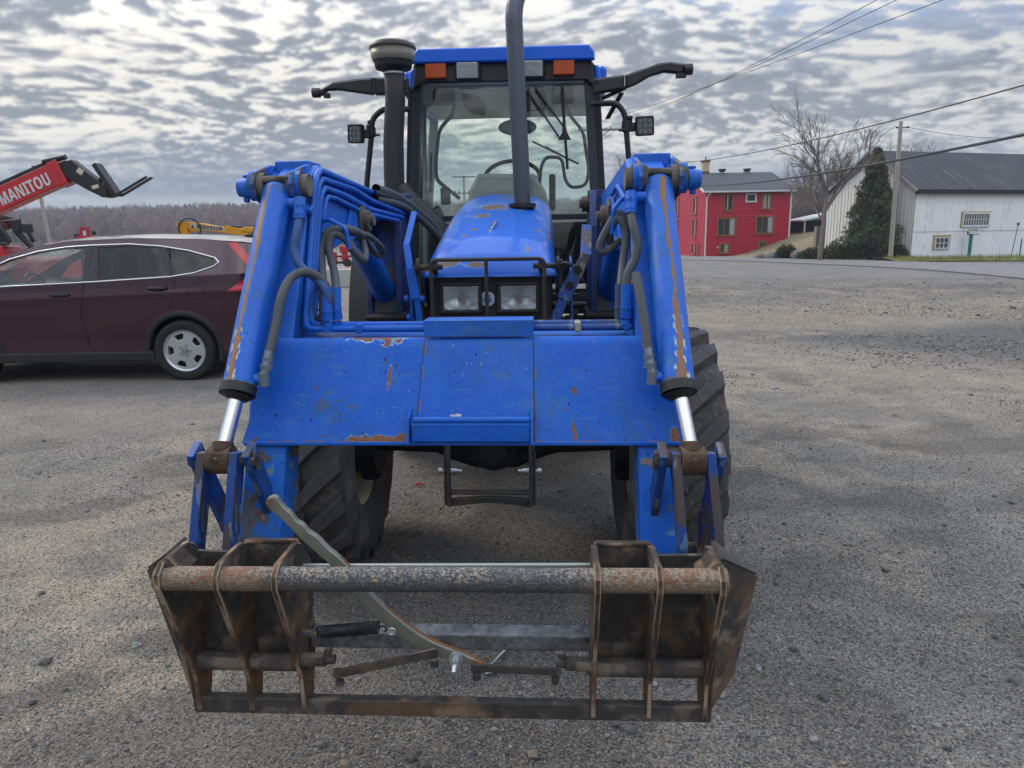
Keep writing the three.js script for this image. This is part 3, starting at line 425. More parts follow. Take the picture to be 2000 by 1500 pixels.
  for (const [x, y, z] of s < 0 ? [[-0.375, 1.40, 0.3], [-0.295, 1.40, 0.33], [-0.365, 1.315, 0.31]] : [[0.412, 1.525, 0.32], [0.375, 1.455, 0.33], [0.43, 1.41, 0.29], [0.40, 1.33, 0.30]]) mesh('brace_bolt', [hex([x, y, z], s < 0 ? 'x' : 'z', 0.014, 0.02), disc([x, y, z - 0.006], s < 0 ? 'x' : 'z', 0.018, 0.006)], s < 0 ? M.blue : M.black, brace);
}
// ---- cross beam: box between the arms, front plate lapped over them
const tb = [0, -0.123 / 0.31, 1.42 + 0.0];                    // the face leans back 12 cm over its 31 cm
const bz = (y) => 1.435 - (y - 1.045) * 0.395;
const texBeam = (which) => tex(1024, 512, (u, v) => {
  const x = which === 0 ? u * 0.6 : which === 1 ? u * 0.36 : u * 0.5; let c = bluePaint(x * 1.0 + which * 0.37, v * 0.33 + which * 0.2, { rust: 0.9 });
  const n = fbm(u * 24, v * 12, 4, 700 + which), n2 = fbm(u * 70, v * 36, 3, 720 + which);
  const rust = mix3([104, 66, 44], [132, 92, 66], n2), pale = [196, 196, 190];
  const patch = (k, white) => { c = mix3(c, pale, ss(0.35, 0.42, k) * (1 - ss(0.46, 0.5, k)) * white); c = mix3(c, rust, ss(0.44, 0.52, k)); };
  if (which === 0) {
    patch(ss(0.25, 0.62, u) * ss(1.0, 0.72, u * 0.98) * ss(0.80, 1.02, v + 0.14 * (n - 0.3) * ss(0.62, 0.78, u) * 2) * (0.75 + 0.9 * (n - 0.5)) * 1.0, 0.8);
    patch(ss(0.5, 0.7, u) * ss(1.05, 0.9, u) * ss(0.12, 0.0, v - 0.1 * (n - 0.4)) * 0.9, 0.4); patch(ss(0.05, 0, v) * ss(0.35, 0.6, n) * 0.9, 0.2);
    const sc = Math.hypot((u - 0.80) / 0.014, (v - 0.60) / 0.13) + (n2 - 0.5) * 0.7; patch(ss(1.35, 0.5, sc) * 0.75, 1); 
    const f = Math.hypot((u - 0.48) / 0.22, (v - 0.34) / 0.2); c = mix3(c, [80, 86, 104], ss(1, 0.2, f) * ss(0.5, 0.7, n) * 0.7); c = mix3(c, pale, spots(u, v, 40, 0.06, 0.05, 0.14, 33));
  } else if (which === 2) {
    c = mix3(c, [16, 28, 60], spots(u, v, 70, 0.28, 0.06, 0.2, 43) * 0.8 * ss(0.15, 0.7, v + 0.3 * (n - 0.5))); patch(ss(0.86, 1.0, u) * ss(0.3, 0.0, v) * (0.8 + n * 0.5) * 0.8, 0.2); patch(ss(0.05, 0.0, v) * ss(0.4, 0.6, n) * 0.85, 0.2);
    const f = Math.hypot((u - 0.28) / 0.02, (v - 0.1) / 0.1) + (n2 - 0.5); patch(ss(1.3, 0.5, f) * 0.7, 0.2); patch(ss(0.03, 0, u) * ss(0.35, 0.6, n) * 0.7, 0.1);
  } else { patch(ss(0.03, 0.0, u) * ss(0.4, 0.6, n), 0.5); c = mix3(c, pale, spots(u, v, 30, 0.07, 0.05, 0.16, 35)); const f = Math.hypot((u - 0.34) / 0.05, (v - 0.24) / 0.025) + (n2 - 0.5); c = mix3(c, pale, ss(1.1, 0.8, f)); }
  return c;
});
{
  const y0 = 1.045, y1 = 1.362, beam = mesh('cross_beam', [plateX([[bz(y0) - 0.02, y0 + 0.006], [bz(y1) - 0.03, y1 - 0.004], [bz(y1) - 0.22, y1 - 0.01], [bz(y0) - 0.2, y0 + 0.006]], -0.555, 0.555, 0.01), box(0, 1.352, 1.20, 1.08, 0.012, 0.16)], M.blue, tractor);
  // a panel with a small top bend; x from a to b, trimmed at the outer lower corners
  const panel = (a, b, ta, tb2, dz) => { const g = gridSurf(24, 14, (u, v) => { const yy = v < 0.92 ? mix(y0, y1 - 0.006, v / 0.92) : y1 - 0.006 + 0.006 * Math.sin((v - 0.92) / 0.08 * Math.PI / 2), zz = bz(Math.min(yy, y1 - 0.006)) + dz - (v > 0.92 ? 0.018 * (v - 0.92) / 0.08 : 0); const k = clamp(v / 0.92); return [mix(mix(a, ta, k), mix(b, tb2, k), u), yy, zz]; }); return g; };
  const pm = (i) => phys({ map: texBeam(i), roughnessMap: texBlueR, roughness: 0.9, specularIntensity: 0.6, clearcoat: 0.06, clearcoatRoughness: 0.35, bumpMap: texFine, bumpScale: 0.0006, side: THREE.DoubleSide });
  mesh('front_panel', panel(-0.695, -0.142, -0.605, -0.118, 0.0), pm(0), beam, { keepUV: true, label: 'left beam panel with rust along its top edge' });
  mesh('front_panel', panel(0.238, 0.692, 0.234, 0.60, 0.0), pm(2), beam, { keepUV: true });
  mesh('front_panel', panel(-0.14, 0.236, -0.116, 0.232, 0.004), pm(1), beam, { keepUV: true });
  mesh('panel_edge', [box(0, y0 - 0.001, bz(y0) - 0.012, 1.385, 0.012, 0.03, { r: 0.003 }), ...sides.map((s) => quad([s * 0.695, y0, bz(y0) - 0.002], [s * 0.605, y1, bz(y1) - 0.002], [s * 0.60, y1, bz(y1) - 0.14], [s * 0.694, y0, bz(y0) - 0.1], 0.008))], M.blue, beam);
  mesh('pipe_cover', [plateZ([[-0.119, 1.366], [0.234, 1.366], [0.234, 1.418], [-0.119, 1.418]], 1.312, 1.32, 0.002), box(0.0575, 1.416, 1.27, 0.353, 0.006, 0.1, { r: 0.002 })], M.blue, beam);
  mesh('step_bar', [box(0.04, 1.085, bz(1.085) + 0.022, 0.375, 0.062, 0.03), rod([-0.14, 1.124, bz(1.12) + 0.04], [0.222, 1.124, bz(1.12) + 0.04], 0.011), ...[-0.156, 0.23].map((x) => plateX([[bz(1.05), 1.05], [bz(1.05) + 0.045, 1.055], [bz(1.13) + 0.052, 1.13], [bz(1.145), 1.15]], x - 0.004, x + 0.004, 0.002))], M.blue, beam);
}
// ---- quick attach carrier
const car = group('quick_attach_carrier', tractor); car.userData.label = 'rusty black quick attach frame at the loader tip';
{
  const ribPoly = [[1.80, 0.872], [1.83, 0.887], [1.955, 0.888], [1.985, 0.865], [1.988, 0.83], [1.975, 0.80], [1.90, 0.60], [1.862, 0.50], [1.858, 0.395], [1.80, 0.395], [1.775, 0.47], [1.745, 0.56], [1.735, 0.80]];
  for (const s of sides) for (const x of [0.4, 0.55, 0.70]) { const g = plateX(ribPoly, s * (x - 0.008), s * (x + 0.008), 0.003); boxUV(g); const m = new THREE.Mesh(g, [M.steel, M.rustEdge ??= std({ map: tex(512, 512, (u, v) => { const a = fbm(u * 12, v * 12, 4, 171, 12), b = fbm(u * 60, v * 60, 3, 172, 60); let c = mix3([78, 58, 46], [124, 96, 74], b); c = mix3(c, [150, 136, 116], ss(0.5, 0.68, a) * 0.8); return mix3(c, [36, 33, 32], ss(0.52, 0.36, a) * 0.7); }), roughness: 0.85, bumpMap: texSteelB, bumpScale: 0.003 })]); m.name = 'rib'; m.castShadow = m.receiveShadow = true; car.add(m); }
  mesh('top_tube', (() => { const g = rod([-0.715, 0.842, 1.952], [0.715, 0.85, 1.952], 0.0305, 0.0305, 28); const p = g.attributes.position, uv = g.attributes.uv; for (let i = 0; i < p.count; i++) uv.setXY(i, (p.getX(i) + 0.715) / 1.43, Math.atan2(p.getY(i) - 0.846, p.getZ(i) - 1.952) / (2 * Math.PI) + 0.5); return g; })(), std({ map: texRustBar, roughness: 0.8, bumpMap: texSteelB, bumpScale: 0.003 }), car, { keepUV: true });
  mesh('bottom_bar', [box(0, 0.405, 1.838, 1.44, 0.05, 0.03, { r: 0.006 })], M.steel, car);
  for (const s of sides) {
    mesh('back_plate', [quad([s * 0.40, 0.868, 1.79], [s * 0.56, 0.868, 1.79], [s * 0.56, 0.505, 1.79], [s * 0.40, 0.505, 1.79], 0.012), quad([s * 0.55, 0.838, 1.785], [s * 0.71, 0.842, 1.785], [s * 0.71, 0.505, 1.788], [s * 0.55, 0.505, 1.788], 0.012), ], M.steel, car); mesh('plate_lip', box(s * 0.478, 0.874, 1.792, 0.15, 0.014, 0.018), M.rustEdge, car);
    mesh('hook_pad', plateZ((s > 0 ? (q) => q : (q) => q.map(([x, y]) => [-x, y]).reverse())([[0.652, 0.835], [0.70, 0.835], [0.706, 0.86], [0.70, 0.892], [0.685, 0.893], [0.668, 0.87], [0.65, 0.855]]), 1.86, 1.955, 0.01), M.rustEdge, car);
    mesh('side_wing', [quad([s * 0.712, 0.88, 1.90], [s * 0.83, 0.79, 1.80], [s * 0.80, 0.46, 1.74], [s * 0.712, 0.42, 1.85], 0.012), quad([s * 0.712, 0.885, 1.80], [s * 0.83, 0.792, 1.80], [s * 0.712, 0.882, 1.90], [s * 0.712, 0.882, 1.89], 0.01)], M.steel, car);
    mesh('lock_tube', [rod([s * 0.40, 0.535, 1.835], [s * 0.70, 0.535, 1.835], 0.026, 0.026, 20), rod([s * 0.38, 0.535, 1.835], [s * 0.48, 0.535, 1.835], 0.021)], M.steel, car);
    mesh('lock_pin', [rod([s * 0.325, 0.565, 1.868], [s * 0.40, 0.56, 1.865], 0.019), rod([s * 0.30, 0.565, 1.868], [s * 0.33, 0.565, 1.868], 0.013), hex([s * 0.315, 0.592, 1.872], 'y', 0.012, 0.012)], M.steel, car);
  }
  mesh('middle_tube', box(0.01, 0.582, 1.775, 0.80, 0.05, 0.06, { r: 0.008 }), std({ map: texSteelB, color: 0x8d9094, roughness: 0.6, metalness: 0.4, bumpMap: texSteelB, bumpScale: 0.001 }), car);
  mesh('thin_rod', rod([-0.40, 0.805, 1.80], [0.40, 0.815, 1.80], 0.006), M.galv, car);
  // latch lever: flat bar with a scalloped grip
  const C = [[-0.457, 1.017], [-0.40, 0.955], [-0.353, 0.907], [-0.27, 0.828], [-0.215, 0.755], [-0.147, 0.681], [-0.053, 0.614], [0.043, 0.578], [0.105, 0.562]], w = [0.019, 0.0155, 0.019, 0.018, 0.0175, 0.021, 0.019, 0.016, 0.004], cur = new THREE.SplineCurve(C.map((p) => new THREE.Vector2(...p))), up = [], dn = [];
  for (let i = 0; i <= 60; i++) { const t = i / 60, p = cur.getPoint(t), q = cur.getTangent(t), k = t * 8, a = Math.floor(Math.min(k, 7.999)), ww = mix(w[a], w[a + 1], k - a) * (t < 0.07 ? 1.12 * Math.sqrt(Math.max(0.02, 1 - Math.pow(1 - t / 0.045 < 0 ? 0 : 1 - t / 0.045, 2))) : 1); const sc = t < 0.34 ? 0.0022 * Math.sin(t * 75) : 0; up.push([p.x - q.y * (ww + sc), p.y + q.x * (ww + sc)]); dn.push([p.x + q.y * ww, p.y - q.x * ww]); }
  const lever = mesh('latch_lever', (() => { const g = plateZ([...up.reverse(), ...dn], 1.846, 1.866, 0.004); const p = g.attributes.position; for (let i = 0; i < p.count; i++) p.setZ(i, p.getZ(i) + 0.0 + (p.getX(i) + 0.1) * 0.06); return g; })(), std({ map: tex(512, 512, (u, v) => { const n = fbm(u * 10, v * 10, 4, 811, 10); return mix3(mix3([96, 99, 92], [134, 136, 126], n), [126, 78, 40], ss(0.62, 0.7, fbm(u * 4 + 1, v * 4, 3, 815)) * 0.8); }), roughness: 0.5, metalness: 0.4, bumpMap: texSteelB, bumpScale: 0.001 }), car, { label: 'galvanised latch lever with a scalloped grip' });
  const coil = []; for (let i = 0; i <= 440; i++) { const t = i / 440, a = t * 2 * Math.PI * 27; coil.push(V(-0.325 + t * 0.155, 0.657 + t * 0.016 + Math.cos(a) * 0.0155, 1.885 + Math.sin(a) * 0.0155)); }
  mesh('spring', [sweep(coil, 0.0024, 5), tube([[-0.325, 0.672, 1.885], [-0.336, 0.668, 1.885], [-0.342, 0.655, 1.885], [-0.336, 0.645, 1.885]], 0.0024, 12, 5), tube([[-0.17, 0.673, 1.885], [-0.155, 0.678, 1.887], [-0.148, 0.668, 1.888], [-0.155, 0.662, 1.889]], 0.0028, 12, 5)], M.black, car);
  mesh('spring_eye', [(() => { const g = new THREE.TorusGeometry(0.009, 0.003, 8, 18); g.translate(-0.134, 0.664, 1.89); return g; })(), ], M.zinc, car); mesh('spring_stud', rod([-0.375, 0.652, 1.885], [-0.335, 0.652, 1.885], 0.010), M.steel, car);
  mesh('lock_link', [bar([-0.283, 0.547, 1.905], [-0.012, 0.612, 1.9], 0.009, 0.026, [0, 1, 0]), disc([-0.28, 0.548, 1.905], 'z', 0.014, 0.012), hex([-0.278, 0.52, 1.905], 'y', 0.012, 0.016), hex([-0.02, 0.585, 1.905], 'y', 0.012, 0.02)], M.steel, car);
  mesh('lock_link', [bar([0.075, 0.572, 1.905], [0.312, 0.564, 1.905], 0.009, 0.024, [0, 1, 0]), hex([0.09, 0.548, 1.905], 'y', 0.012, 0.018), hex([0.297, 0.54, 1.905], 'y', 0.012, 0.018)], M.steel, car);
  mesh('pivot_bolt', [disc([0.034, 0.585, 1.888], 'z', 0.019, 0.006), hex([0.034, 0.583, 1.902], 'z', 0.013, 0.024), rod([0.034, 0.58, 1.91], [0.034, 0.572, 1.935], 0.008)], M.zinc, car);
}

// ---- hydraulic pipes and hoses
{
  const pipes = group('hydraulic_pipes', tractor);
  // left arm: three pipes run back along the upper arm, turn down the leg and along the beam
  const xs = -0.545;
  mesh('pipe', bent([[-0.50, 1.86, -0.45], [xs, 1.885, 0.1], [xs, 1.925, 0.93], [xs, 1.88, 0.99], [xs, 1.42, 1.19], [-0.53, 1.385, 1.235], [-0.118, 1.385, 1.25]], 0.0115, 0.035), M.blue, pipes);
  mesh('pipe', bent([[-0.50, 1.80, -0.4], [xs, 1.85, 0.2], [xs, 1.88, 0.45], [xs, 1.895, 0.91], [xs, 1.86, 0.965], [xs, 1.43, 1.155], [-0.52, 1.395, 1.21], [-0.118, 1.395, 1.225]], 0.0115, 0.035), M.blue, pipes);
  mesh('pipe', bent([[-0.50, 1.78, -0.3], [xs, 1.81, 0.25], [xs, 1.85, 0.62], [xs, 1.865, 0.89], [xs, 1.83, 0.94], [xs, 1.50, 1.09]], 0.0115, 0.03), M.blue, pipes);
  mesh('pipe', bent([[-0.50, 1.76, -0.2], [xs, 1.79, 0.35], [xs, 1.83, 0.72], [xs, 1.835, 0.86], [xs, 1.80, 0.9], [xs, 1.5, 1.04]], 0.010, 0.03), M.blue, pipes);
  mesh('pipe', rod([0.232, 1.385, 1.25], [0.55, 1.385, 1.25], 0.0115), M.blueWorn, pipes); mesh('pipe', rod([0.232, 1.395, 1.222], [0.55, 1.395, 1.222], 0.0115), M.blueWorn, pipes);
  mesh('pipe', bent([[0.545, 1.84, 0.5], [0.546, 1.86, 0.75], [0.55, 1.80, 0.98]], 0.010), M.blue, pipes);
  mesh('pipe_clamp', [box(-0.555, 1.80, 1.0, 0.03, 0.02, 0.15, { rx: 0.4 })], M.blue, pipes); mesh('pipe_clamp', [box(-0.345, 1.388, 1.24, 0.02, 0.034, 0.06)], M.blue, pipes); mesh('pipe_clamp', [box(0.378, 1.388, 1.24, 0.022, 0.036, 0.06)], M.galv, pipes);
  // upright couplings on the beam
  const coup = (x, z, mat = M.blue, h = 0.09) => mesh('hose_coupling', [hex([x, 1.392, z], 'y', 0.018, 0.034), hex([x, 1.424, z], 'y', 0.0195, 0.022), rod([x, 1.43, z], [x, 1.43 + h, z - 0.012], 0.0165), disc([x, 1.445, z], 'y', 0.0185, 0.008), hex([x, 1.39, z + 0.012], 'z', 0.014, 0.024)], mat, pipes);
  coup(-0.452, 1.245); coup(-0.43, 1.215); coup(-0.478, 1.20, M.blueWorn); coup(0.533, 1.245); coup(0.565, 1.215); coup(0.518, 1.205, M.blueWorn);
  mesh('dust_cap', [box(-0.50, 1.40, 1.17, 0.05, 0.05, 0.05, { r: 0.02, rz: 0.4 }), box(-0.40, 1.385, 1.17, 0.06, 0.02, 0.03)], M.black, pipes);
}
{
  const hoses = group('hydraulic_hoses', tractor), H = (pts, r = 0.0145, mat = M.hose) => mesh('hose', tube(pts, r, 60, 12), mat, hoses);
  const blueHose = std({ color: 0x2c4a80, roughness: 0.65, bumpMap: texFine, bumpScale: 0.001 });
  H([[-0.552, 1.75, 1.158], [-0.555, 1.70, 1.19], [-0.56, 1.64, 1.21], [-0.535, 1.59, 1.225], [-0.478, 1.545, 1.235], [-0.45, 1.50, 1.24], [-0.452, 1.45, 1.24]], 0.0145, blueHose);
  H([[-0.58, 1.34, 1.445], [-0.568, 1.42, 1.40], [-0.56, 1.50, 1.36], [-0.545, 1.56, 1.30], [-0.505, 1.575, 1.26], [-0.468, 1.545, 1.23], [-0.442, 1.49, 1.215], [-0.43, 1.44, 1.212]]);
  H([[-0.478, 1.50, 1.19], [-0.52, 1.56, 1.06], [-0.535, 1.64, 1.0], [-0.515, 1.70, 0.98], [-0.47, 1.715, 0.96], [-0.425, 1.70, 0.9], [-0.47, 1.66, 0.6], [-0.50, 1.62, 0.4]], 0.0155);
  H([[-0.43, 1.50, 1.20], [-0.478, 1.56, 1.05], [-0.508, 1.65, 1.0], [-0.495, 1.695, 0.98], [-0.46, 1.68, 0.96], [-0.425, 1.63, 0.95], [-0.405, 1.60, 0.92], [-0.415, 1.63, 0.85], [-0.44, 1.68, 0.8]], 0.0145);
  H([[-0.45, 1.70, 0.9], [-0.42, 1.685, 0.75], [-0.44, 1.63, 0.45], [-0.47, 1.60, 0.42], [-0.49, 1.66, 0.5]], 0.012);
  H([[0.552, 1.75, 1.158], [0.56, 1.70, 1.19], [0.57, 1.65, 1.205], [0.562, 1.60, 1.215], [0.54, 1.555, 1.225], [0.533, 1.50, 1.235], [0.533, 1.45, 1.242]]);
  H([[0.58, 1.34, 1.445], [0.573, 1.42, 1.41], [0.562, 1.50, 1.37], [0.553, 1.56, 1.33]], 0.0145);
  H([[0.565, 1.50, 1.205], [0.575, 1.58, 1.10], [0.568, 1.67, 1.06], [0.545, 1.73, 1.05], [0.52, 1.75, 1.05], [0.495, 1.715, 1.05], [0.462, 1.65, 1.05], [0.468, 1.622, 1.05], [0.50, 1.632, 1.04], [0.53, 1.66, 1.02]], 0.014);
  H([[0.518, 1.50, 1.195], [0.533, 1.58, 1.12], [0.545, 1.67, 1.08], [0.535, 1.72, 1.07], [0.515, 1.73, 1.06], [0.50, 1.70, 1.05], [0.495, 1.66, 1.03], [0.51, 1.64, 1.0]], 0.0135);
  H([[-0.55, 1.91, 0.05], [-0.52, 1.89, -0.25], [-0.46, 1.83, -0.45], [-0.38, 1.74, -0.6], [-0.30, 1.62, -0.62]], 0.022); H([[-0.545, 1.86, 0.1], [-0.50, 1.84, -0.3], [-0.43, 1.77, -0.5], [-0.34, 1.66, -0.6], [-0.28, 1.56, -0.6]], 0.02);
  H([[-0.54, 1.885, 0.15], [-0.51, 1.865, -0.28], [-0.44, 1.80, -0.48], [-0.36, 1.69, -0.62], [-0.29, 1.56, -0.64]], 0.016, M.black);
}
// ---- air intake stack with pre-cleaner
{
  const st = group('air_intake_stack', tractor), x = -0.615, z = -0.75;
  mesh('intake_pipe', sweep([[x + 0.02, 1.45, z], [x - 0.012, 1.70, z], [x - 0.012, 2.02, z], [x - 0.006, 2.22, z], [x + 0.005, 2.34, z], [x + 0.016, 2.45, z], [x + 0.016, 2.60, z]].map((p) => V(...p)), (t) => mix(0.062, 0.056, t), 24), M.blackPlastic, st);
  mesh('pipe_clamp', disc([x + 0.016, 2.594, z], 'y', 0.061, 0.014), M.zinc, st);
  const L = (p) => { const g = new THREE.LatheGeometry(p.map(([r, y]) => new THREE.Vector2(r, y)), 40); g.translate(x + 0.014, 0, z); return g; };
  mesh('cleaner_base', L([[0.0, 2.595], [0.062, 2.597], [0.066, 2.61], [0.10, 2.616], [0.106, 2.63], [0.108, 2.652], [0.116, 2.658], [0.0, 2.66]]), M.blackPlastic, st);
  mesh('cleaner_bowl', L([[0.114, 2.655], [0.122, 2.67], [0.130, 2.722], [0.0, 2.722]]), flat(0x6f6a62, 0.45, 0, { bumpMap: texFine, bumpScale: 0.001 }), st);
  mesh('cleaner_lid', [L([[0.132, 2.718], [0.134, 2.727], [0.128, 2.744], [0.10, 2.757], [0.05, 2.763], [0.0, 2.764]]), rod([x + 0.014, 2.76, z], [x + 0.014, 2.778, z], 0.004)], M.blackPlastic, st);
  mesh('intake_hose', tube([[x + 0.03, 1.95, z + 0.03], [x + 0.10, 1.87, z + 0.05], [x + 0.22, 1.76, z + 0.07], [x + 0.34, 1.60, z + 0.08]], 0.055, 40, 20), M.black, st);
}
// ---- cab
const cab = group('cab', tractor);
{
  const pil = flat(0x1d2330, 0.42), zF = -1.05, zR = -2.42;
  // points: windscreen corners lean back towards the roof
  for (const s of sides) {
    mesh('front_pillar', [bar([s * 0.605, 1.25, zF + 0.02], [s * 0.525, 2.64, zF - 0.08], 0.05, 0.06, [0, 0, 1])], pil, cab);
    mesh('door_frame', [bar([s * 0.66, 1.25, zF - 0.12], [s * 0.575, 2.60, zF - 0.14], 0.05, 0.05, [0, 0, 1]), bar([s * 0.74, 1.3, -1.95], [s * 0.63, 2.60, -1.95], 0.03, 0.05, [0, 0, 1]), bar([s * 0.66, 1.30, zF - 0.1], [s * 0.76, 1.30, zR], 0.05, 0.08)], pil, cab);
    mesh('rear_pillar', bar([s * 0.76, 1.4, zR], [s * 0.63, 2.62, zR], 0.06, 0.06, [0, 0, 1]), flat(0x8a8e94, 0.7), cab);
    mesh('door_glass', quad([s * 0.655, 1.33, zF - 0.14], [s * 0.74, 1.33, -1.93], [s * 0.625, 2.56, -1.93], [s * 0.575, 2.56, zF - 0.16], 0.006), M.glassTint, cab);
    mesh('side_window', quad([s * 0.745, 1.45, -1.97], [s * 0.765, 1.45, zR + 0.03], [s * 0.64, 2.56, zR + 0.03], [s * 0.632, 2.56, -1.97], 0.006), M.glassTint, cab);
    mesh('fender', [gridSurf(18, 3, (u, v) => { const a = mix(0.15, 2.6, u), R = 0.9; return [s * mix(0.62, 1.16, v), 0.82 + R * Math.sin(a) * 1.22, -2.35 + R * Math.cos(a)]; }), plateX(Array.from({ length: 17 }, (_, i) => { const a = mix(0.15, 2.99, i / 16); return [-2.35 + 0.88 * Math.cos(a), 0.82 + 0.88 * Math.sin(a) * 1.22]; }), s * 0.615, s * 0.63)], flat(0x15171a, 0.6, 0, { side: THREE.DoubleSide }), cab);
    if (s > 0) mesh('fender_flap', plateZ([[s * 0.76, 1.90], [s * 0.90, 2.17], [s * 0.985, 2.17], [s * 1.06, 1.97], [s * 1.06, 1.86], [s * 0.76, 1.86]].slice()[s > 0 ? 'slice' : 'reverse'](), -1.82, -1.80, 0.003), flat(0x1b1c1f, 0.65), cab);
    mesh('interior_trim', [bar([s * 0.59, 1.4, -1.5], [s * 0.56, 2.55, -1.5], 0.02, 0.09, [0, 0, 1])], flat(0x7d838b, 0.75), cab);
  }
  mesh('windscreen', quad([-0.58, 1.80, zF - 0.005], [0.578, 1.80, zF - 0.005], [0.52, 2.605, zF - 0.075], [-0.505, 2.605, zF - 0.075], 0.006), M.glassTint, cab);
  mesh('lower_windscreen', quad([-0.59, 1.30, zF], [0.59, 1.30, zF], [0.58, 1.77, zF], [-0.58, 1.77, zF], 0.006), M.glassTint, cab);
  mesh('windscreen_rail', [box(0, 1.785, zF, 1.16, 0.035, 0.04), box(0, 1.28, zF, 1.2, 0.05, 0.05)], pil, cab);
  mesh('rear_window', quad([-0.70, 1.80, zR], [0.70, 1.80, zR], [0.62, 2.55, zR], [-0.62, 2.55, zR], 0.006), M.glassTint, cab);
  mesh('rear_wall', [box(0, 1.52, zR, 1.5, 0.5, 0.03)], flat(0x2c2f33, 0.8), cab);
  mesh('floor', [box(0, 1.2, -1.75, 1.3, 0.06, 1.35)], flat(0x1a1b1d, 0.9), cab);
  // roof: pressed blue panel with a raised middle, dark fascia underneath
  const sec = (u, v) => { const z = mix(zF + 0.02, zR - 0.12, v), a = (u - 0.5) * 2, hw = 0.545 + 0.10 * ss(0.0, 0.35, v), edge = Math.pow(Math.abs(a), 7), rais = ss(0.80, 0.66, Math.abs(a)) * 0.022 * ss(0.0, 0.06, v); const nose = ss(0, 0.05, v); return [a * hw * (1 - 0.012 * (1 - nose)), 2.772 + rais - 0.07 * edge - (1 - nose) * 0.012 + 0.02 * v, z]; };
  const roof = mesh('roof', [gridSurf(44, 30, sec), plateZ([[-0.545, 2.706], [0.56, 2.70], [0.556, 2.745], [0.525, 2.783], [-0.51, 2.785], [-0.54, 2.748]], zF - 0.02, zF + 0.03, 0.008), ...sides.map((s) => box(s * 0.625, 2.64, -1.85, 0.06, 0.17, 1.1, { r: 0.028 })), ...sides.map((s) => box(s * 0.585, 2.655, -1.27, 0.05, 0.12, 0.1, { r: 0.024, rz: s * 0.12 }))], phys({ color: 0x0a5cce, roughness: 0.4, specularIntensity: 0.7, clearcoat: 0.15, clearcoatRoughness: 0.2, side: THREE.DoubleSide }), cab);
  mesh('roof_hatch', [box(0.36, 2.815, -1.25, 0.05, 0.02, 0.08), box(-0.38, 2.81, -1.25, 0.06, 0.014, 0.06), box(0, 2.806, -1.75, 0.7, 0.012, 0.7, { r: 0.005 })], flat(0x1d2d4f, 0.6), roof);
  mesh('roof_fascia', [plateZ([[-0.555, 2.56], [-0.50, 2.60], [0.515, 2.592], [0.565, 2.55], [0.545, 2.702], [-0.53, 2.708]], zF - 0.05, zF - 0.01, 0.006)], flat(0x161a22, 0.5), cab);
  mesh('headliner', [box(0, 2.59, -1.78, 1.2, 0.02, 1.22)], flat(0xb9bdc2, 0.9), cab);
  for (const s of sides) {
    const ax = s < 0 ? -0.402 : 0.375, wx = s < 0 ? -0.208 : 0.183;
    const il = group('indicator_light', tractor); mesh('lens', box(ax, 2.662, zF + 0.005, 0.128, 0.088, 0.03, { r: 0.008 }), M.amber, il); mesh('painted_bulb_shadow', [box(ax, 2.65, zF - 0.005, 0.05, 0.045, 0.012)], flat(0x5c1d0a, 0.6), il);  // dark red-brown block behind the amber lens is the bulb shadow put in as colour
    const wl = group('roof_work_light', tractor); mesh('housing', [box(wx, 2.656, zF + 0.0, 0.158, 0.12, 0.056, { r: 0.022 })], M.blackPlastic, wl); mesh('reflector', new RoundedBoxGeometry(0.128, 0.09, 0.01, 3, 0.0045).translate(wx, 2.656, zF + 0.027), flat(0xaab0b4, 0.35, 1), wl);
    const rb = []; for (let k = 0; k < 9; k++) rb.push(box(wx, 2.62 + k * 0.009, zF + 0.036, 0.118, 0.0045, 0.008, { sharp: true })); mesh('lens', [box(wx, 2.656, zF + 0.031, 0.126, 0.09, 0.005, { r: 0.002 }), ...rb], M.lens, wl);
  }
  // things behind the glass
  const dark = flat(0x14161a, 0.6), lin = flat(0x3d4247, 0.7), vis = (x, y, w, h) => box(x, y, zF - 0.12, w, h, 0.03, { r: 0.02 });
  mesh('sun_visor_bracket', [vis(-0.375, 2.535, 0.14, 0.10), vis(0.37, 2.53, 0.14, 0.11)], dark, cab); mesh('lamp_back', [plateZ([[-0.26, 2.56], [-0.25, 2.48], [-0.20, 2.43], [-0.12, 2.415], [-0.11, 2.48], [-0.15, 2.53], [-0.21, 2.545]].reverse(), zF - 0.13, zF - 0.10, 0.01), vis(0.20, 2.495, 0.13, 0.12)], dark, cab);
  const im = new THREE.SphereGeometry(1, 20, 14); im.scale(0.125, 0.052, 0.02); im.translate(0.08, 2.36, -1.3); mesh('interior_mirror', [im, rod([0.08, 2.38, -1.31], [0.08, 2.57, -1.35], 0.008)], flat(0x4e545a, 0.5), cab);
  mesh('grab_handle', [bent([[-0.36, 2.56, -1.55], [-0.37, 2.49, -1.55], [-0.47, 2.39, -1.55], [-0.50, 2.18, -1.55], [-0.50, 2.06, -1.55], [-0.44, 2.01, -1.55], [-0.34, 1.93, -1.55]], 0.013, 0.05), rod([-0.53, 2.24, -1.55], [-0.545, 1.98, -1.55], 0.008), box(-0.44, 1.95, -1.55, 0.07, 0.12, 0.03, { r: 0.025 })], lin, cab);
  mesh('grab_handle', [bent([[0.39, 2.53, -1.4], [0.42, 2.44, -1.4], [0.51, 2.34, -1.4], [0.55, 2.08, -1.4], [0.53, 1.99, -1.4], [0.43, 1.98, -1.4], [0.39, 2.03, -1.4], [0.37, 2.18, -1.4], [0.26, 2.18, -1.4], [0.23, 2.12, -1.4], [0.21, 1.9, -1.4]], 0.011, 0.05)], lin, cab);
  mesh('lever', box(0.305, 1.96, -1.5, 0.045, 0.24, 0.03, { r: 0.015 }), lin, cab);
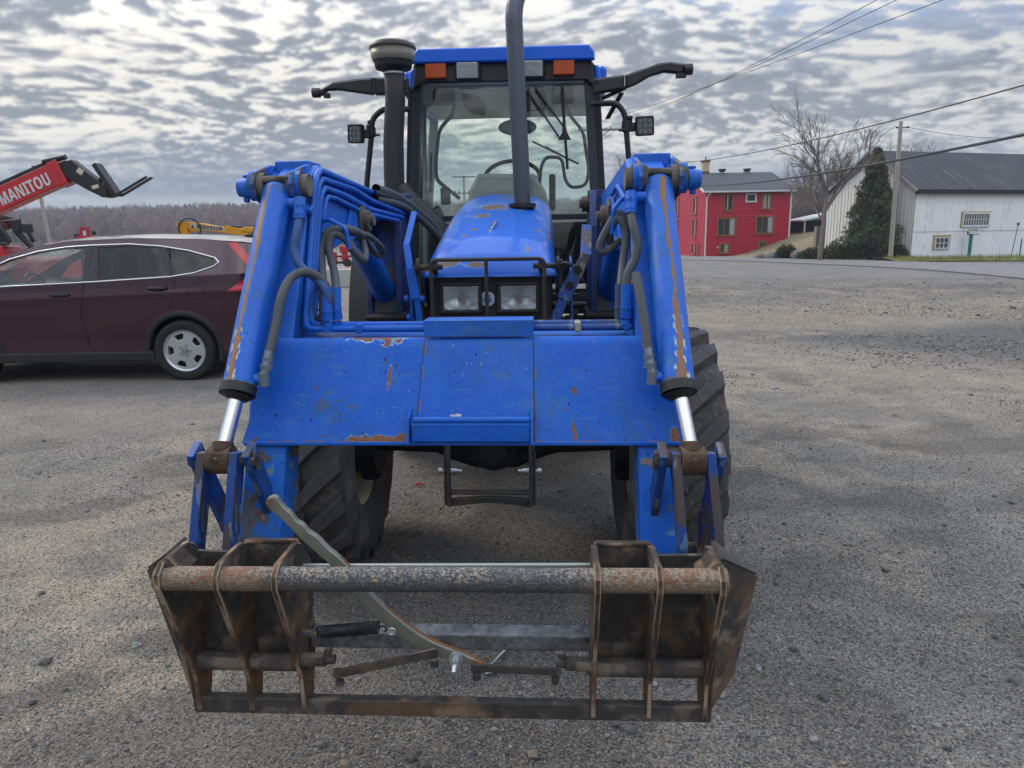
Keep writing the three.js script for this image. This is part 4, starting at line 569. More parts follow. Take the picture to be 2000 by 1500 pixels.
  mesh('dashboard', [plateZ([[-0.26, 1.80], [0.30, 1.80], [0.26, 1.95], [0.19, 2.055], [-0.17, 2.065], [-0.225, 1.97]], -1.36, -1.14, 0.02), box(0, 1.6, -1.3, 0.4, 0.5, 0.2)], flat(0x85898b, 0.7), cab);
  const sw = new THREE.TorusGeometry(0.19, 0.014, 10, 40); sw.rotateX(-0.85); sw.translate(0.03, 2.06, -1.52); mesh('steering_wheel', [sw, rod([0.03, 1.9, -1.4], [0.03, 2.05, -1.52], 0.025), rod([-0.15, 2.06, -1.52], [0.2, 2.06, -1.52], 0.012)], flat(0x2c2f33, 0.6), cab);
  mesh('seat', [box(0, 1.52, -2.0, 0.5, 0.14, 0.5, { r: 0.05 }), box(0, 1.68, -2.25, 0.44, 0.34, 0.12, { r: 0.05 })], flat(0x24262a, 0.85), cab);
  // wiper in front of the glass with its arm above, rear wiper behind
  mesh('front_wiper', [bar([0.365, 2.56, zF - 0.02], [0.382, 2.28, zF - 0.005], 0.02, 0.012), bar([0.384, 2.26, zF + 0.005], [0.398, 2.07, zF + 0.02], 0.013, 0.016), plateZ([[0.34, 2.245], [0.42, 2.245], [0.395, 2.29], [0.38, 2.36], [0.368, 2.36], [0.365, 2.29]], zF - 0.005, zF + 0.012, 0.003), rod([0.35, 2.255, zF + 0.01], [0.17, 2.52, zF - 0.035], 0.006), rod([0.375, 2.32, zF + 0.005], [0.20, 2.56, zF - 0.04], 0.006)], M.black, cab);
  mesh('rear_wiper', [bar([0.15, 2.40, zR + 0.03], [0.52, 2.22, zR + 0.03], 0.015, 0.015), bar([0.25, 2.36, zR + 0.04], [0.38, 2.29, zR + 0.04], 0.022, 0.012)], lin, cab);
  mesh('belt_reel', [disc([0.575, 1.865, -0.92], 'x', 0.04, 0.06)], M.steel, cab);
  // mirror arms, grab rails, work lights on the pillars
  mesh('mirror_arm', [plateZ([[-1.11, 2.52], [-1.075, 2.52], [-1.05, 2.545], [-0.98, 2.548], [-0.77, 2.515], [-0.765, 2.612], [-0.86, 2.61], [-1.02, 2.594], [-1.085, 2.562]], -0.97, -0.93, 0.012), plateZ([[-0.755, 2.515], [-0.555, 2.51], [-0.555, 2.605], [-0.757, 2.613]], -0.975, -0.925, 0.012), box(-0.765, 2.568, -0.95, 0.03, 0.09, 0.03), hex([-1.12, 2.537, -0.95], 'x', 0.03, 0.045), box(-1.055, 2.52, -0.95, 0.04, 0.03, 0.03)], M.blackPlastic, cab);
  mesh('mirror_arm', [plateZ([[0.735, 2.512], [0.80, 2.535], [0.88, 2.578], [0.96, 2.598], [1.07, 2.585], [1.085, 2.64], [1.0, 2.655], [0.93, 2.65], [0.84, 2.622], [0.735, 2.59]], -0.97, -0.93, 0.012), plateZ([[0.545, 2.487], [0.73, 2.508], [0.73, 2.59], [0.545, 2.572]], -0.975, -0.925, 0.012), hex([1.10, 2.612, -0.95], 'x', 0.033, 0.05), box(1.06, 2.58, -0.95, 0.06, 0.03, 0.03)], M.blackPlastic, cab);
  mesh('mirror_arm_stay', [bar([0.60, 2.47, -1.0], [0.74, 2.52, -0.95], 0.02, 0.02), bar([0.66, 2.40, -1.3], [0.72, 2.50, -1.0], 0.03, 0.01), ...[2.50, 2.535].map((y) => disc([-0.545, y, -0.99], 'z', 0.012, 0.02, 10)), ...[2.50, 2.555].map((y) => disc([0.563, y, -0.92], 'z', 0.01, 0.012, 10))], M.black, cab);
  mesh('grab_rail', bent([[-0.56, 2.43, -0.95], [-0.70, 2.42, -0.85], [-0.765, 2.36, -0.85], [-0.768, 2.30, -0.85], [-0.825, 1.95, -0.85], [-0.80, 1.55, -0.9]], 0.0165, 0.09), M.black, cab);
  mesh('grab_rail', bent([[0.54, 2.435, -0.95], [0.68, 2.42, -0.85], [0.728, 2.36, -0.85], [0.735, 2.28, -0.85], [0.77, 1.95, -0.85], [0.76, 1.5, -0.9]], 0.0165, 0.09), M.black, cab);
  const led = (c, ry, rz, s) => { const g = group('led_work_light', tractor); g.position.set(...c); g.rotation.set(0, ry, rz);
    mesh('housing', [box(0, 0, -0.012, 0.108, 0.108, 0.03, { r: 0.012 }), box(0, 0.049, 0.006, 0.106, 0.009, 0.012), box(0, -0.049, 0.006, 0.106, 0.009, 0.012), box(0.049, 0, 0.006, 0.009, 0.09, 0.012), box(-0.049, 0, 0.006, 0.009, 0.09, 0.012), box(-s * 0.07, 0, -0.02, 0.035, 0.05, 0.03), rod([-s * 0.08, -0.02, -0.02], [-s * 0.08, 0.05, -0.02], 0.012)], M.black, g);
    const a = []; for (const [x, y] of [[-0.028, 0.028], [0, 0.034], [0.028, 0.028], [-0.034, 0], [0, 0], [0.034, 0], [-0.028, -0.028], [0, -0.034], [0.028, -0.028]]) a.push(disc([x, y, 0.006], 'z', 0.0115, 0.006, 14)); for (const q of a) mesh('led_lens', q, flat(0x6d7377, 0.25, 0.8), g); mesh('cover', box(0, 0, 0.0045, 0.09, 0.09, 0.002, { sharp: true }), flat(0x4e5256, 0.4), g); };
  led([-0.866, 2.282, -0.84], -0.45, -0.06, -1); led([0.842, 2.288, -0.84], 0.12, 0.05, 1);
  mesh('light_clamp', [disc([-0.772, 2.29, -0.85], 'y', 0.026, 0.05), rod([-0.76, 2.275, -0.84], [-0.72, 2.27, -0.83], 0.007), disc([-0.77, 2.345, -0.85], 'y', 0.022, 0.02), disc([0.738, 2.29, -0.85], 'y', 0.028, 0.06), box(0.755, 2.335, -0.83, 0.03, 0.02, 0.02), rod([0.73, 2.27, -0.83], [0.69, 2.265, -0.83], 0.007)], M.black, cab);
}

// ================================================================ ground, road
const gnoise = (x, z) => { const d = Math.hypot(x, z); return 0.010 * (fbm(x * 1.7, z * 1.7, 3, 21) - 0.5) + 0.014 * (fbm(x * 0.45, z * 0.45, 2, 22) - 0.5) + (d < 14 ? 0.004 * (fbm(x * 9, z * 9, 2, 23) - 0.5) : 0); };
{
  const line = (fine0, fine1, step, end0, end1) => { const a = []; for (let v = fine0; v <= fine1 + 1e-6; v += step) a.push(v); let s = step, v = fine1; while (v < end1) { s *= 1.05; v += s; a.push(v); } s = step; v = fine0; while (v > end0) { s *= 1.05; v -= s; a.unshift(v); } return a; };
  const xs = line(-4, 4, 0.06, -500, 500), zs = line(-9, -1.2, 0.06, -900, 60), nx = xs.length, nz = zs.length, pos = [], col = [], uv = [], idx = [];
  const seg = (x, z, ax, az, bx, bz2) => { const t = clamp(((x - ax) * (bx - ax) + (z - az) * (bz2 - az)) / ((bx - ax) ** 2 + (bz2 - az) ** 2)); return Math.hypot(x - ax - t * (bx - ax), z - az - t * (bz2 - az)); };
  for (const z of zs) for (const x of xs) {
    pos.push(x, gy(z) + gnoise(x, z) * ss(-45, -12, z), z); uv.push(x / 1.9, z / 1.9);
    const n = fbm(x * 0.5, z * 0.5, 4, 31), n2 = fbm(x * 1.6 + 5, z * 1.6, 3, 32), n3 = fbm(x * 0.16, z * 0.4, 3, 33);
    const e1 = fbm(x * 1.3 + 40, z * 1.9, 5, 34), e2 = fbm(x * 3.1 + 7, z * 4.0, 4, 35), e3 = fbm(x * 0.35 + 9, z * 0.5, 3, 37);
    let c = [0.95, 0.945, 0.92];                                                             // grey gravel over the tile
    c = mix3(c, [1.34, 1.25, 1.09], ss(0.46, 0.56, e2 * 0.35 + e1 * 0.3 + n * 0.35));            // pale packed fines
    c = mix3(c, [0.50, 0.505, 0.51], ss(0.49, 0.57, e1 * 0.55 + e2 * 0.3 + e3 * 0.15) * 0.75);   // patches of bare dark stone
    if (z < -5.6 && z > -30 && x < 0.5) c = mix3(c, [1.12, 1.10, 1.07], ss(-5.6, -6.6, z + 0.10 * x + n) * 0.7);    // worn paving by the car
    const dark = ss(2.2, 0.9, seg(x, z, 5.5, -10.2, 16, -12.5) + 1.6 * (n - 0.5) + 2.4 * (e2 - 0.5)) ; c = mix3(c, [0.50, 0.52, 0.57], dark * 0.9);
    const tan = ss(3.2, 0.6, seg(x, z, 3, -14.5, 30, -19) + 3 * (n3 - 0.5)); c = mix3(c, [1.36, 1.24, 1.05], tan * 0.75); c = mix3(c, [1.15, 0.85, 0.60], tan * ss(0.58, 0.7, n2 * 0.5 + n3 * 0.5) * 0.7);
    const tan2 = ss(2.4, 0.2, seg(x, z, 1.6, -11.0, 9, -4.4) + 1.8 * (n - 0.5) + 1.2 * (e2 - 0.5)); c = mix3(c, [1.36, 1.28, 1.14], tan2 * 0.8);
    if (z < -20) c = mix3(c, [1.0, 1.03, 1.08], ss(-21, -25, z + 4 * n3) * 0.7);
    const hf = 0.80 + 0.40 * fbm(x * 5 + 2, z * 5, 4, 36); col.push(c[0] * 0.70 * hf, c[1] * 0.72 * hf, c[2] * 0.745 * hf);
  }
  for (let j = 0; j < nz - 1; j++) for (let i = 0; i < nx - 1; i++) { const a = j * nx + i, b = a + 1, c = a + nx, d = c + 1; idx.push(a, c, b, b, c, d); }
  const g = new THREE.BufferGeometry(); g.setAttribute('position', new THREE.Float32BufferAttribute(pos, 3)); g.setAttribute('color', new THREE.Float32BufferAttribute(col, 3)); g.setAttribute('uv', new THREE.Float32BufferAttribute(uv, 2)); g.setIndex(idx); g.computeVertexNormals();
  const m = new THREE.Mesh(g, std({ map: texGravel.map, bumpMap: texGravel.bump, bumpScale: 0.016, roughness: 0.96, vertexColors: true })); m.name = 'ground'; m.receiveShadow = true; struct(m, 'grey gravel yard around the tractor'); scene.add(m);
}
// loose stones lying on the gravel
{
  const r = rng(4242), mats = [flat(0xffffff, 0.9)], geos = [0, 1, 2].map((k) => { const g = new THREE.IcosahedronGeometry(1, k === 2 ? 1 : 0), p = g.attributes.position, key = new Map(); for (let i = 0; i < p.count; i++) { const q = [p.getX(i), p.getY(i), p.getZ(i)].map((v) => v.toFixed(3)).join(); if (!key.has(q)) key.set(q, 0.72 + 0.5 * r()); const s = key.get(q); p.setXYZ(i, p.getX(i) * s, p.getY(i) * s * 0.62, p.getZ(i) * s * 0.85); } g.computeVertexNormals(); return g; });
  const N = 46000, q = new THREE.Quaternion(), mt = new THREE.Matrix4(), c = new THREE.Color(), root = group('loose_gravel'); stuff(root, 'loose small stones scattered over the gravel yard', 'gravel');
  geos.forEach((g, k) => {
    const im = new THREE.InstancedMesh(g, mats[0], N); im.name = 'stone'; let n = 0;
    while (n < N) {
      const d = 1.5 + 30 * Math.pow(r(), 2.4), a = (r() - 0.5) * 1.75, x = Math.sin(a) * d, z = -Math.cos(a) * d, cl = fbm(x * 0.9 + 3, z * 0.9, 3, 51); if (r() > ss(0.30, 0.62, cl) + 0.18) continue; if (z < -6.0 && x < -0.5 && r() < 0.75) continue; const band = ss(2.2, 0.4, Math.hypot(x - clamp(x, 5, 16), (z + 10.2 + (clamp(x, 5, 16) - 5.5) * 0.22)));
      const big = r(), s = (big > 0.9985 ? 0.014 + 0.011 * r() : big > 0.97 ? 0.006 + 0.006 * r() : 0.0024 + 0.0036 * r()) * (d > 16 ? 2.6 : d > 8 ? 1.6 : 1) * (1 + 1.1 * band);
      q.setFromEuler(new THREE.Euler((r() - 0.5) * 0.6, r() * 6.28, (r() - 0.5) * 0.6)); mt.compose(V(x, gy(z) + gnoise(x, z) + s * 0.22, z), q, V(s, s, s)); im.setMatrixAt(n, mt);
      const t = r(); if (r() > 0.9) c.setRGB(0.2 * (0.7 + 0.5 * t), 0.165 * (0.7 + 0.5 * t), 0.13 * (0.7 + 0.5 * t)); else { const v = 0.07 + 0.17 * t * t; c.setRGB(v, v * 0.98, v * 0.95); } im.setColorAt(n, c); n++;
    }
    im.castShadow = im.receiveShadow = true; root.add(im);
  });
  const redScrap = mesh('plastic_scrap', [tube([[-0.675, 0.016, -4.66], [-0.65, 0.022, -4.665], [-0.61, 0.016, -4.655]], 0.008, 12, 6)], flat(0xb8361c, 0.5)); thing(redScrap, 'small orange red plastic scrap on the gravel under the tractor', 'scrap');
  const leafS = mesh('dry_leaf', [quad([0.03, 0.010, -2.075], [0.06, 0.018, -2.07], [0.068, 0.010, -2.04], [0.035, 0.018, -2.035], 0.002)], flat(0x6e6252, 0.9)); thing(leafS, 'dry tan leaf lying at the bottom edge of the yard', 'leaf');
  const stick = mesh('paper_strip', [quad([-0.10, 0.014, -2.56], [-0.07, 0.022, -2.60], [0.0, 0.016, -2.72], [-0.03, 0.012, -2.70], 0.002), quad([-0.12, 0.012, -2.50], [-0.08, 0.016, -2.50], [-0.075, 0.012, -2.55], [-0.11, 0.014, -2.56], 0.002)], flat(0xc9c6bd, 0.9)); thing(stick, 'torn pale paper strip on the gravel below the latch lever', 'paper');
}
// road: near edge and far edge as measured in the yard
{
  const near = [[-40, -98], [0, -64.5], [13.56, -53.5], [17.86, -41.0], [18.87, -33.2], [18.0, -25.3], [15, -10], [8, 20]], far = [[-30, -112], [10, -74], [19.5, -60], [22.4, -51.5], [24.2, -42.6], [26.2, -36.9], [29, -16], [24, 20]];
  const N = new THREE.CatmullRomCurve3(near.map(([x, z]) => V(x, 0, z))), F = new THREE.CatmullRomCurve3(far.map(([x, z]) => V(x, 0, z)));
  const g = gridSurf(10, 90, (u, v) => { const a = N.getPoint(v), b = F.getPoint(v), x = mix(a.x, b.x, u), z = mix(a.z, b.z, u); return [x, gy(z) + 0.035 + 0.02 * Math.sin(u * Math.PI), z]; });
  const p = g.attributes.position, uv = g.attributes.uv; for (let i = 0; i < p.count; i++) uv.setXY(i, p.getX(i) / 3, p.getZ(i) / 3); if (g.attributes.normal.getY(0) < 0) g.index.array.reverse(), g.computeVertexNormals();
  const road = new THREE.Mesh(g, std({ map: texAsphalt, roughness: 0.93, color: 0xd0d0d4, side: THREE.DoubleSide })); road.name = 'road'; road.receiveShadow = true; struct(road, 'grey asphalt road behind the yard'); scene.add(road);
  const edge = gridSurf(1, 90, (u, v) => { const a = N.getPoint(v), x = a.x - u * 0.25, z = a.z + u * 0.25; return [x, gy(z) + mix(0.036, 0.0, u), z]; }); const e = new THREE.Mesh(edge, flat(0x2f2e2d, 0.95, 0, { side: THREE.DoubleSide })); e.name = 'road_edge'; struct(e, 'dark broken edge of the road'); scene.add(e);
}

// ================================================================ vehicles
function buildSUV(name, paint, clad, rearGlass) {
  const g = group(name);
  const roofP = [[-2.95, 1.12], [-2.25, 1.475], [-1.95, 1.575], [-1.66, 1.645], [-1.25, 1.695], [-0.54, 1.715], [0.27, 1.69], [0.75, 1.65], [0.93, 1.615]];
  const beltY = (x) => x < -2.95 ? 1.10 : mix(1.115, 1.245, clamp((x + 2.95) / 2.85)) + (x > -0.1 ? 0.03 * (x + 0.1) : 0);
  const topY = (x) => x < -2.95 ? mix(0.74, 1.10, Math.pow(clamp((x + 3.72) / 0.77), 0.55)) : beltY(x);
  const sideZ = (x, y) => { let z = 0.905 - 0.03 * Math.pow(Math.abs(y - 0.82) / 0.55, 2.2); z += 0.012 * Math.exp(-Math.pow((y - 1.03 - 0.03 * (x + 1)) / 0.03, 2)); z -= 0.012 * Math.exp(-Math.pow((y - 0.5) / 0.09, 2)); z -= 0.34 * Math.pow(clamp((-3.05 - x) / 0.67), 2.2); z -= 0.24 * Math.pow(clamp((x - 0.5) / 0.5), 2.4); return z; };
  const wheelX = [0, -2.62], archR = 0.425;
  const botY = (x) => { let b = 0.30 + 0.1 * clamp((x - 0.5) / 0.4); for (const w of wheelX) { const d = Math.abs(x - w); if (d < archR) b = Math.max(b, 0.37 + Math.sqrt(archR * archR - d * d)); } return b; };
  const endX = 0.985, nx = 170;
  const body = [];
  for (const s of sides) body.push(gridSurf(nx, 22, (u, v) => { const x = mix(-3.72, endX, u), y = mix(Math.min(botY(x), topY(x) - 0.01), topY(x), v); return [x, y, s * sideZ(x, y)]; }));
  body.push(gridSurf(20, 24, (u, v) => { const x = mix(-3.72, -2.92, v), a = (u - 0.5) * 2; return [x, topY(x) + 0.045 * (1 - a * a) * ss(0, 0.3, v), a * sideZ(x, topY(x))]; }));                       // bonnet
  body.push(gridSurf(16, 12, (u, v) => { const a = (u - 0.5) * 2, y = mix(0.28, 0.745, v); return [-3.72 - 0.06 * (1 - a * a), y, a * 0.56]; }));
  body.push(gridSurf(16, 14, (u, v) => { const a = (u - 0.5) * 2, y = mix(0.36, 1.22, v); return [endX + 0.045 * (1 - a * a) + 0.03 * Math.exp(-Math.pow((y - 0.55) / 0.12, 2)), y, a * sideZ(endX, y)]; }));  // tailgate
  // cabin sides: flat pressed frames with window openings, leaning in
  const lean = (y) => 0.897 - Math.max(0, y - 1.2) * 0.46;
  const winF = [[-2.42, 1.165], [-1.06, 1.215], [-1.10, 1.60], [-1.35, 1.588], [-1.66, 1.545], [-1.98, 1.462], [-2.25, 1.34]], winR = [[-0.93, 1.222], [-0.10, 1.262], [-0.255, 1.585], [-0.60, 1.612], [-0.97, 1.60]], winQ = [[-0.0, 1.27], [0.20, 1.30], [0.42, 1.375], [0.455, 1.405], [0.41, 1.445], [0.12, 1.528], [-0.16, 1.575]];
  const ryy = (x) => mix(1.672, 1.61, clamp((x - 0.5) / 0.48));
  const frameO = [[-2.95, 1.10], ...roofP.slice(1, 7).map(([x, y]) => [x, y - 0.02]), [0.52, 1.651], [0.52, 1.258], [-0.1, 1.235], [-1.0, 1.19], [-2.0, 1.145]];
  const shear = (gg, s) => { const p = gg.attributes.position; for (let i = 0; i < p.count; i++) { const x = p.getX(i), y = p.getY(i); let z = lean(y) + p.getZ(i); z -= 0.24 * Math.pow(clamp((x - 0.5) / 0.5), 2.4); p.setZ(i, s * z); } gg.computeVertexNormals(); return gg; };
  for (const s of sides) { body.push(shear(plateZ(frameO, -0.02, 0.0, 0, [winF, winR, winQ]), s)); body.push(gridSurf(14, 12, (u, v) => { const x = mix(0.519, 0.985, u), y = mix(1.235, ryy(x) - 0.02, v); return [x, y, s * (lean(y) - 0.24 * Math.pow(clamp((x - 0.5) / 0.5), 2.4))]; })); }
  const ry = (x) => { for (let i = 1; i < roofP.length; i++) if (x <= roofP[i][0]) return mix(roofP[i - 1][1], roofP[i][1], (x - roofP[i - 1][0]) / (roofP[i][0] - roofP[i - 1][0])); return roofP[roofP.length - 1][1]; };
  body.push(gridSurf(18, 36, (u, v) => { const x = mix(-2.0, 0.98, v), a = (u - 0.5) * 2, e = lean(ry(x)) + 0.008 - 0.24 * Math.pow(clamp((x - 0.5) / 0.5), 2.4); return [x + 0.06 * (1 - a * a) * (x > 0.9 ? 1 : 0), ry(x) - 0.015 + 0.05 * (1 - Math.pow(Math.abs(a), 2.6)), a * e]; }));
  mesh('body', body, paint, g);
  const trimM = flat(0xd5d8dc, 0.2, 1), gl = rearGlass;
  const win = (nm, poly, mat, s) => mesh(nm, shear(plateZ(poly, -0.016, -0.012, 0), s), mat, g);
  for (const s of sides) {
    win('front_window', winF, M.glassClear, s); win('rear_window', winR, gl, s); win('quarter_window', winQ, gl, s);
    const out = [[-2.45, 1.15], [-2.27, 1.345], [-1.99, 1.475], [-1.66, 1.562], [-1.34, 1.606], [-1.05, 1.622], [-0.6, 1.63], [-0.22, 1.60], [0.12, 1.542], [0.43, 1.455], [0.48, 1.405], [0.43, 1.36], [0.2, 1.285], [-0.08, 1.245], [-1.0, 1.2], [-2.45, 1.15]];
    const z3 = ([x, y]) => V(x, y, s * (lean(y) + 0.004)); mesh('window_trim', sweep(out.flatMap((p, i) => i < out.length - 1 ? [0, 0.5].map((t) => z3([mix(p[0], out[i + 1][0], t), mix(p[1], out[i + 1][1], t)])) : [z3(p)]), 0.011, 6), trimM, g);
    mesh('door_pillar', [shear(plateZ([[-1.10, 1.20], [-0.94, 1.21], [-0.985, 1.612], [-1.11, 1.612]], 0.001, 0.004, 0), s), shear(plateZ([[-0.10, 1.245], [0.0, 1.26], [-0.165, 1.585], [-0.265, 1.595]], 0.001, 0.004, 0), s)], flat(0x15161a, 0.35), g);
    const seam = (pts) => sweep(pts.map(([x, y]) => V(x, y, s * (y > 1.24 ? lean(y) + 0.002 : sideZ(x, y) + 0.0005))), 0.0045, 5);
    mesh('door_seam', [seam([[-1.03, 1.62], [-1.045, 1.4], [-1.09, 1.2], [-1.13, 1.0], [-1.165, 0.8], [-1.15, 0.6], [-1.12, 0.42], [-1.08, 0.32]]), seam([[-0.12, 1.58], [-0.10, 1.4], [-0.055, 1.24], [-0.03, 1.12], [-0.06, 1.0], [-0.13, 0.86]]), seam([[-2.5, 1.16], [-2.42, 0.9], [-2.2, 0.6], [-2.14, 0.4]]), seam([[0.87, 1.2], [0.7, 1.02], [0.52, 0.84]])], flat(0x0b0b0c, 0.8), g);
    const hd = (x, y) => { const q = new THREE.SphereGeometry(1, 20, 10); q.scale(0.12, 0.026, 0.03); q.translate(x, y, s * (sideZ(x, y) + 0.02)); const r2 = new THREE.SphereGeometry(1, 16, 8); r2.scale(0.075, 0.045, 0.012); r2.translate(x - 0.03, y, s * sideZ(x, y)); return [q, r2]; };
    mesh('door_handle', hd(-1.38, 1.055), flat(0x131316, 0.35), g); mesh('door_handle', hd(-0.24, 1.113), flat(0x131316, 0.35), g);
    const fl = []; for (let i = 0; i <= 28; i++) { const t = i / 28 * 2 * Math.PI, c = Math.cos(t), sn = Math.sin(t), x = 0.21 + 0.085 * Math.sign(c) * Math.pow(Math.abs(c), 0.5), y = 1.06 + 0.075 * Math.sign(sn) * Math.pow(Math.abs(sn), 0.5); fl.push(V(x, y, s * (sideZ(x, y) + 0.0005))); } if (s > 0) mesh('fuel_flap_seam', sweep(fl, 0.003, 5), flat(0x0b0b0c, 0.8), g);
    // cladding round the arches and along the sill
    const cl = [box(-1.31, 0.305, s * 0.875, 1.9, 0.12, 0.05, { r: 0.02 })];
    for (const w of wheelX) cl.push(gridSurf(30, 3, (u, v) => { const t = mix(-0.28, Math.PI + 0.28, u), r2 = mix(archR - 0.015, archR + 0.055, v), x = w + r2 * Math.cos(t), y = 0.37 + r2 * Math.sin(t); return [x, y, s * (sideZ(x, clamp(y, 0.3, 1.1)) + 0.012 * Math.sin(v * Math.PI))]; }));
    mesh('wheel_arch_trim', cl, clad, g); mesh('mud_flap', box(0.44, 0.36, s * 0.82, 0.03, 0.26, 0.16), clad, g);
    const tl = (p, t2) => shear(plateZ(p, 0.002, 0.012, 0.003), s);
    mesh('tail_light', [gridSurf(6, 14, (u, v) => { const y = mix(1.30, 1.63, v), x = mix(0.90, 0.62, v) + (u - 0.5) * mix(0.10, 0.11, v); return [x, y, s * (lean(y) + 0.006 - 0.24 * Math.pow(clamp((x - 0.5) / 0.5), 2.4))]; }), (() => { const q = gridSurf(8, 8, (u, v) => { const x = mix(0.58 + 0.26 * v, 0.97, u), y = mix(1.07, 1.245, v); return [x, y, s * (sideZ(x, y) + 0.006)]; }); return q; })()], phys({ color: 0xb31220, roughness: 0.15, clearcoat: 0.6, side: THREE.DoubleSide }), g);
    for (const w of wheelX) {
      const wh = group('wheel', g); wh.position.set(w, 0.365, s * 0.80);
      const t = new THREE.LatheGeometry(new THREE.SplineCurve([[0.245, -0.09], [0.27, -0.108], [0.32, -0.113], [0.352, -0.098], [0.363, -0.06], [0.365, 0], [0.363, 0.06], [0.352, 0.098], [0.32, 0.113], [0.27, 0.108], [0.245, 0.09]].map((q) => new THREE.Vector2(...q))).getPoints(40), 56); t.rotateX(Math.PI / 2); mesh('tyre', t, std({ color: 0x222224, roughness: 0.9 }), wh);
      const lip = new THREE.LatheGeometry([[0.20, -0.05], [0.235, -0.03], [0.238, 0.06], [0.252, 0.082], [0.256, 0.094], [0.246, 0.096], [0.228, 0.075]].map((q) => new THREE.Vector2(...q)), 48); lip.rotateX(Math.PI / 2);
      const sh = new THREE.Shape(); sh.absarc(0, 0, 0.235, 0, 2 * Math.PI); for (let k = 0; k < 5; k++) { const a = Math.PI / 2 + k * 2 * Math.PI / 5 + 0.32, h = []; for (const [r2, da] of [[0.135, -0.2], [0.15, -0.30], [0.20, -0.33], [0.212, -0.22], [0.214, 0.2], [0.2, 0.3], [0.15, 0.27], [0.135, 0.18]]) h.push(new THREE.Vector2(Math.cos(a + da) * r2, Math.sin(a + da) * r2)); sh.holes.push(new THREE.Path(h)); }
      const dg = new THREE.ExtrudeGeometry(sh, { depth: 0.012, bevelEnabled: true, bevelThickness: 0.006, bevelSize: 0.006, bevelSegments: 2, curveSegments: 40 }); const dp = dg.attributes.position; for (let i = 0; i < dp.count; i++) { const r2 = Math.hypot(dp.getX(i), dp.getY(i)); dp.setZ(i, dp.getZ(i) + 0.058 + 0 * r2); } dg.computeVertexNormals(); if (s < 0) { lip.rotateY(Math.PI); dg.rotateY(Math.PI); }
      mesh('rim', [lip, dg], flat(0xb9bdc2, 0.4, 0.7), wh); mesh('hub', [disc([0, 0, s * 0.086], 'z', 0.034, 0.03), ...Array.from({ length: 5 }, (_, k) => hex([Math.cos(k * 1.2566) * 0.062, Math.sin(k * 1.2566) * 0.062, s * 0.09], 'z', 0.011, 0.024))], flat(0x9a9ea3, 0.35, 0.8), wh); mesh('brake_disc', disc([0, 0, s * 0.02], 'z', 0.19, 0.02), flat(0x101011, 0.8), wh);
    }
  }
  mesh('windscreen', quad([-2.92, 1.12, -0.78], [-2.92, 1.12, 0.78], [-1.98, 1.57, 0.66], [-1.98, 1.57, -0.66], 0.005), M.glassClear, g);
  mesh('tailgate_glass', quad([1.01, 1.24, 0.62], [1.01, 1.24, -0.62], [0.92, 1.60, -0.55], [0.92, 1.60, 0.55], 0.005), gl, g);
  mesh('spoiler', [box(0.95, 1.635, 0, 0.2, 0.03, 1.1, { r: 0.012 })], paint, g);
  mesh('underbody', [box(-1.31, 0.42, 0, 2.0, 0.25, 1.6), box(-1.3, 0.6, 0, 4.2, 0.2, 1.24), box(0.72, 0.5, 0, 0.4, 0.3, 1.3)], flat(0x0d0d0e, 0.9), g);
  mesh('seats', [box(-1.45, 0.92, 0.36, 0.5, 0.5, 0.5, { r: 0.08 }), box(-1.22, 1.28, 0.36, 0.16, 0.42, 0.46, { r: 0.07 }), box(-1.22, 1.28, -0.36, 0.16, 0.42, 0.46, { r: 0.07 }), box(-0.3, 1.2, 0, 0.16, 0.5, 1.2, { r: 0.07 }), box(-0.6, 0.9, 0, 0.5, 0.3, 1.2)], flat(0x35322f, 0.9), g);
  const sw = new THREE.TorusGeometry(0.18, 0.016, 8, 30); sw.rotateY(Math.PI / 2); sw.rotateZ(0.4); sw.translate(-1.98, 1.12, 0.36); mesh('steering_wheel', [sw, box(-2.02, 1.12, 0.36, 0.06, 0.12, 0.3, { r: 0.03 })], flat(0x1b1b1d, 0.6), g); mesh('dash', box(-2.4, 1.02, 0, 0.6, 0.22, 1.4, { r: 0.08 }), flat(0x2b2c2e, 0.8), g);
  mesh('antenna', [rod([0.60, 1.66, 0.02], [0.72, 1.90, 0.02], 0.007, 0.004), (() => { const q = new THREE.SphereGeometry(1, 12, 8); q.scale(0.07, 0.03, 0.025); q.translate(0.60, 1.705, 0.02); return q; })()], M.black, g);
  return g;
}
{
  const maroon = phys({ color: 0x360d22, roughness: 0.24, metalness: 0.4, clearcoat: 1, clearcoatRoughness: 0.05, side: THREE.DoubleSide });
  const suv = buildSUV('parked_suv', maroon, flat(0x1d1d20, 0.6), M.glassDark); suv.position.set(-3.94, 0, -9.42); suv.rotation.y = 0.6 * D2R;
  thing(suv, 'dark maroon SUV parked side on behind the left loader arm', 'car');
  const wc = buildSUV('white_car', phys({ color: 0xd9dbdb, roughness: 0.3, clearcoat: 0.8, side: THREE.DoubleSide }), flat(0xcfd1d1, 0.5), M.glassDark); wc.scale.set(1, 0.86, 1); wc.position.set(-1.05, gy(-24.5), -24.6); thing(wc, 'white car behind the tractor, only its bumper showing past the lift cylinder', 'car');
}
const font = await new FontLoader().loadAsync('fonts/droid/droid_sans_bold.typeface.json');
function letters(txt, size, depth = 0.006) { const g = new TextGeometry(txt, { font, size, depth, curveSegments: 4, bevelEnabled: false }); g.computeBoundingBox(); const b = g.boundingBox; g.translate(-(b.min.x + b.max.x) / 2, -(b.min.y + b.max.y) / 2, 0); return g; }
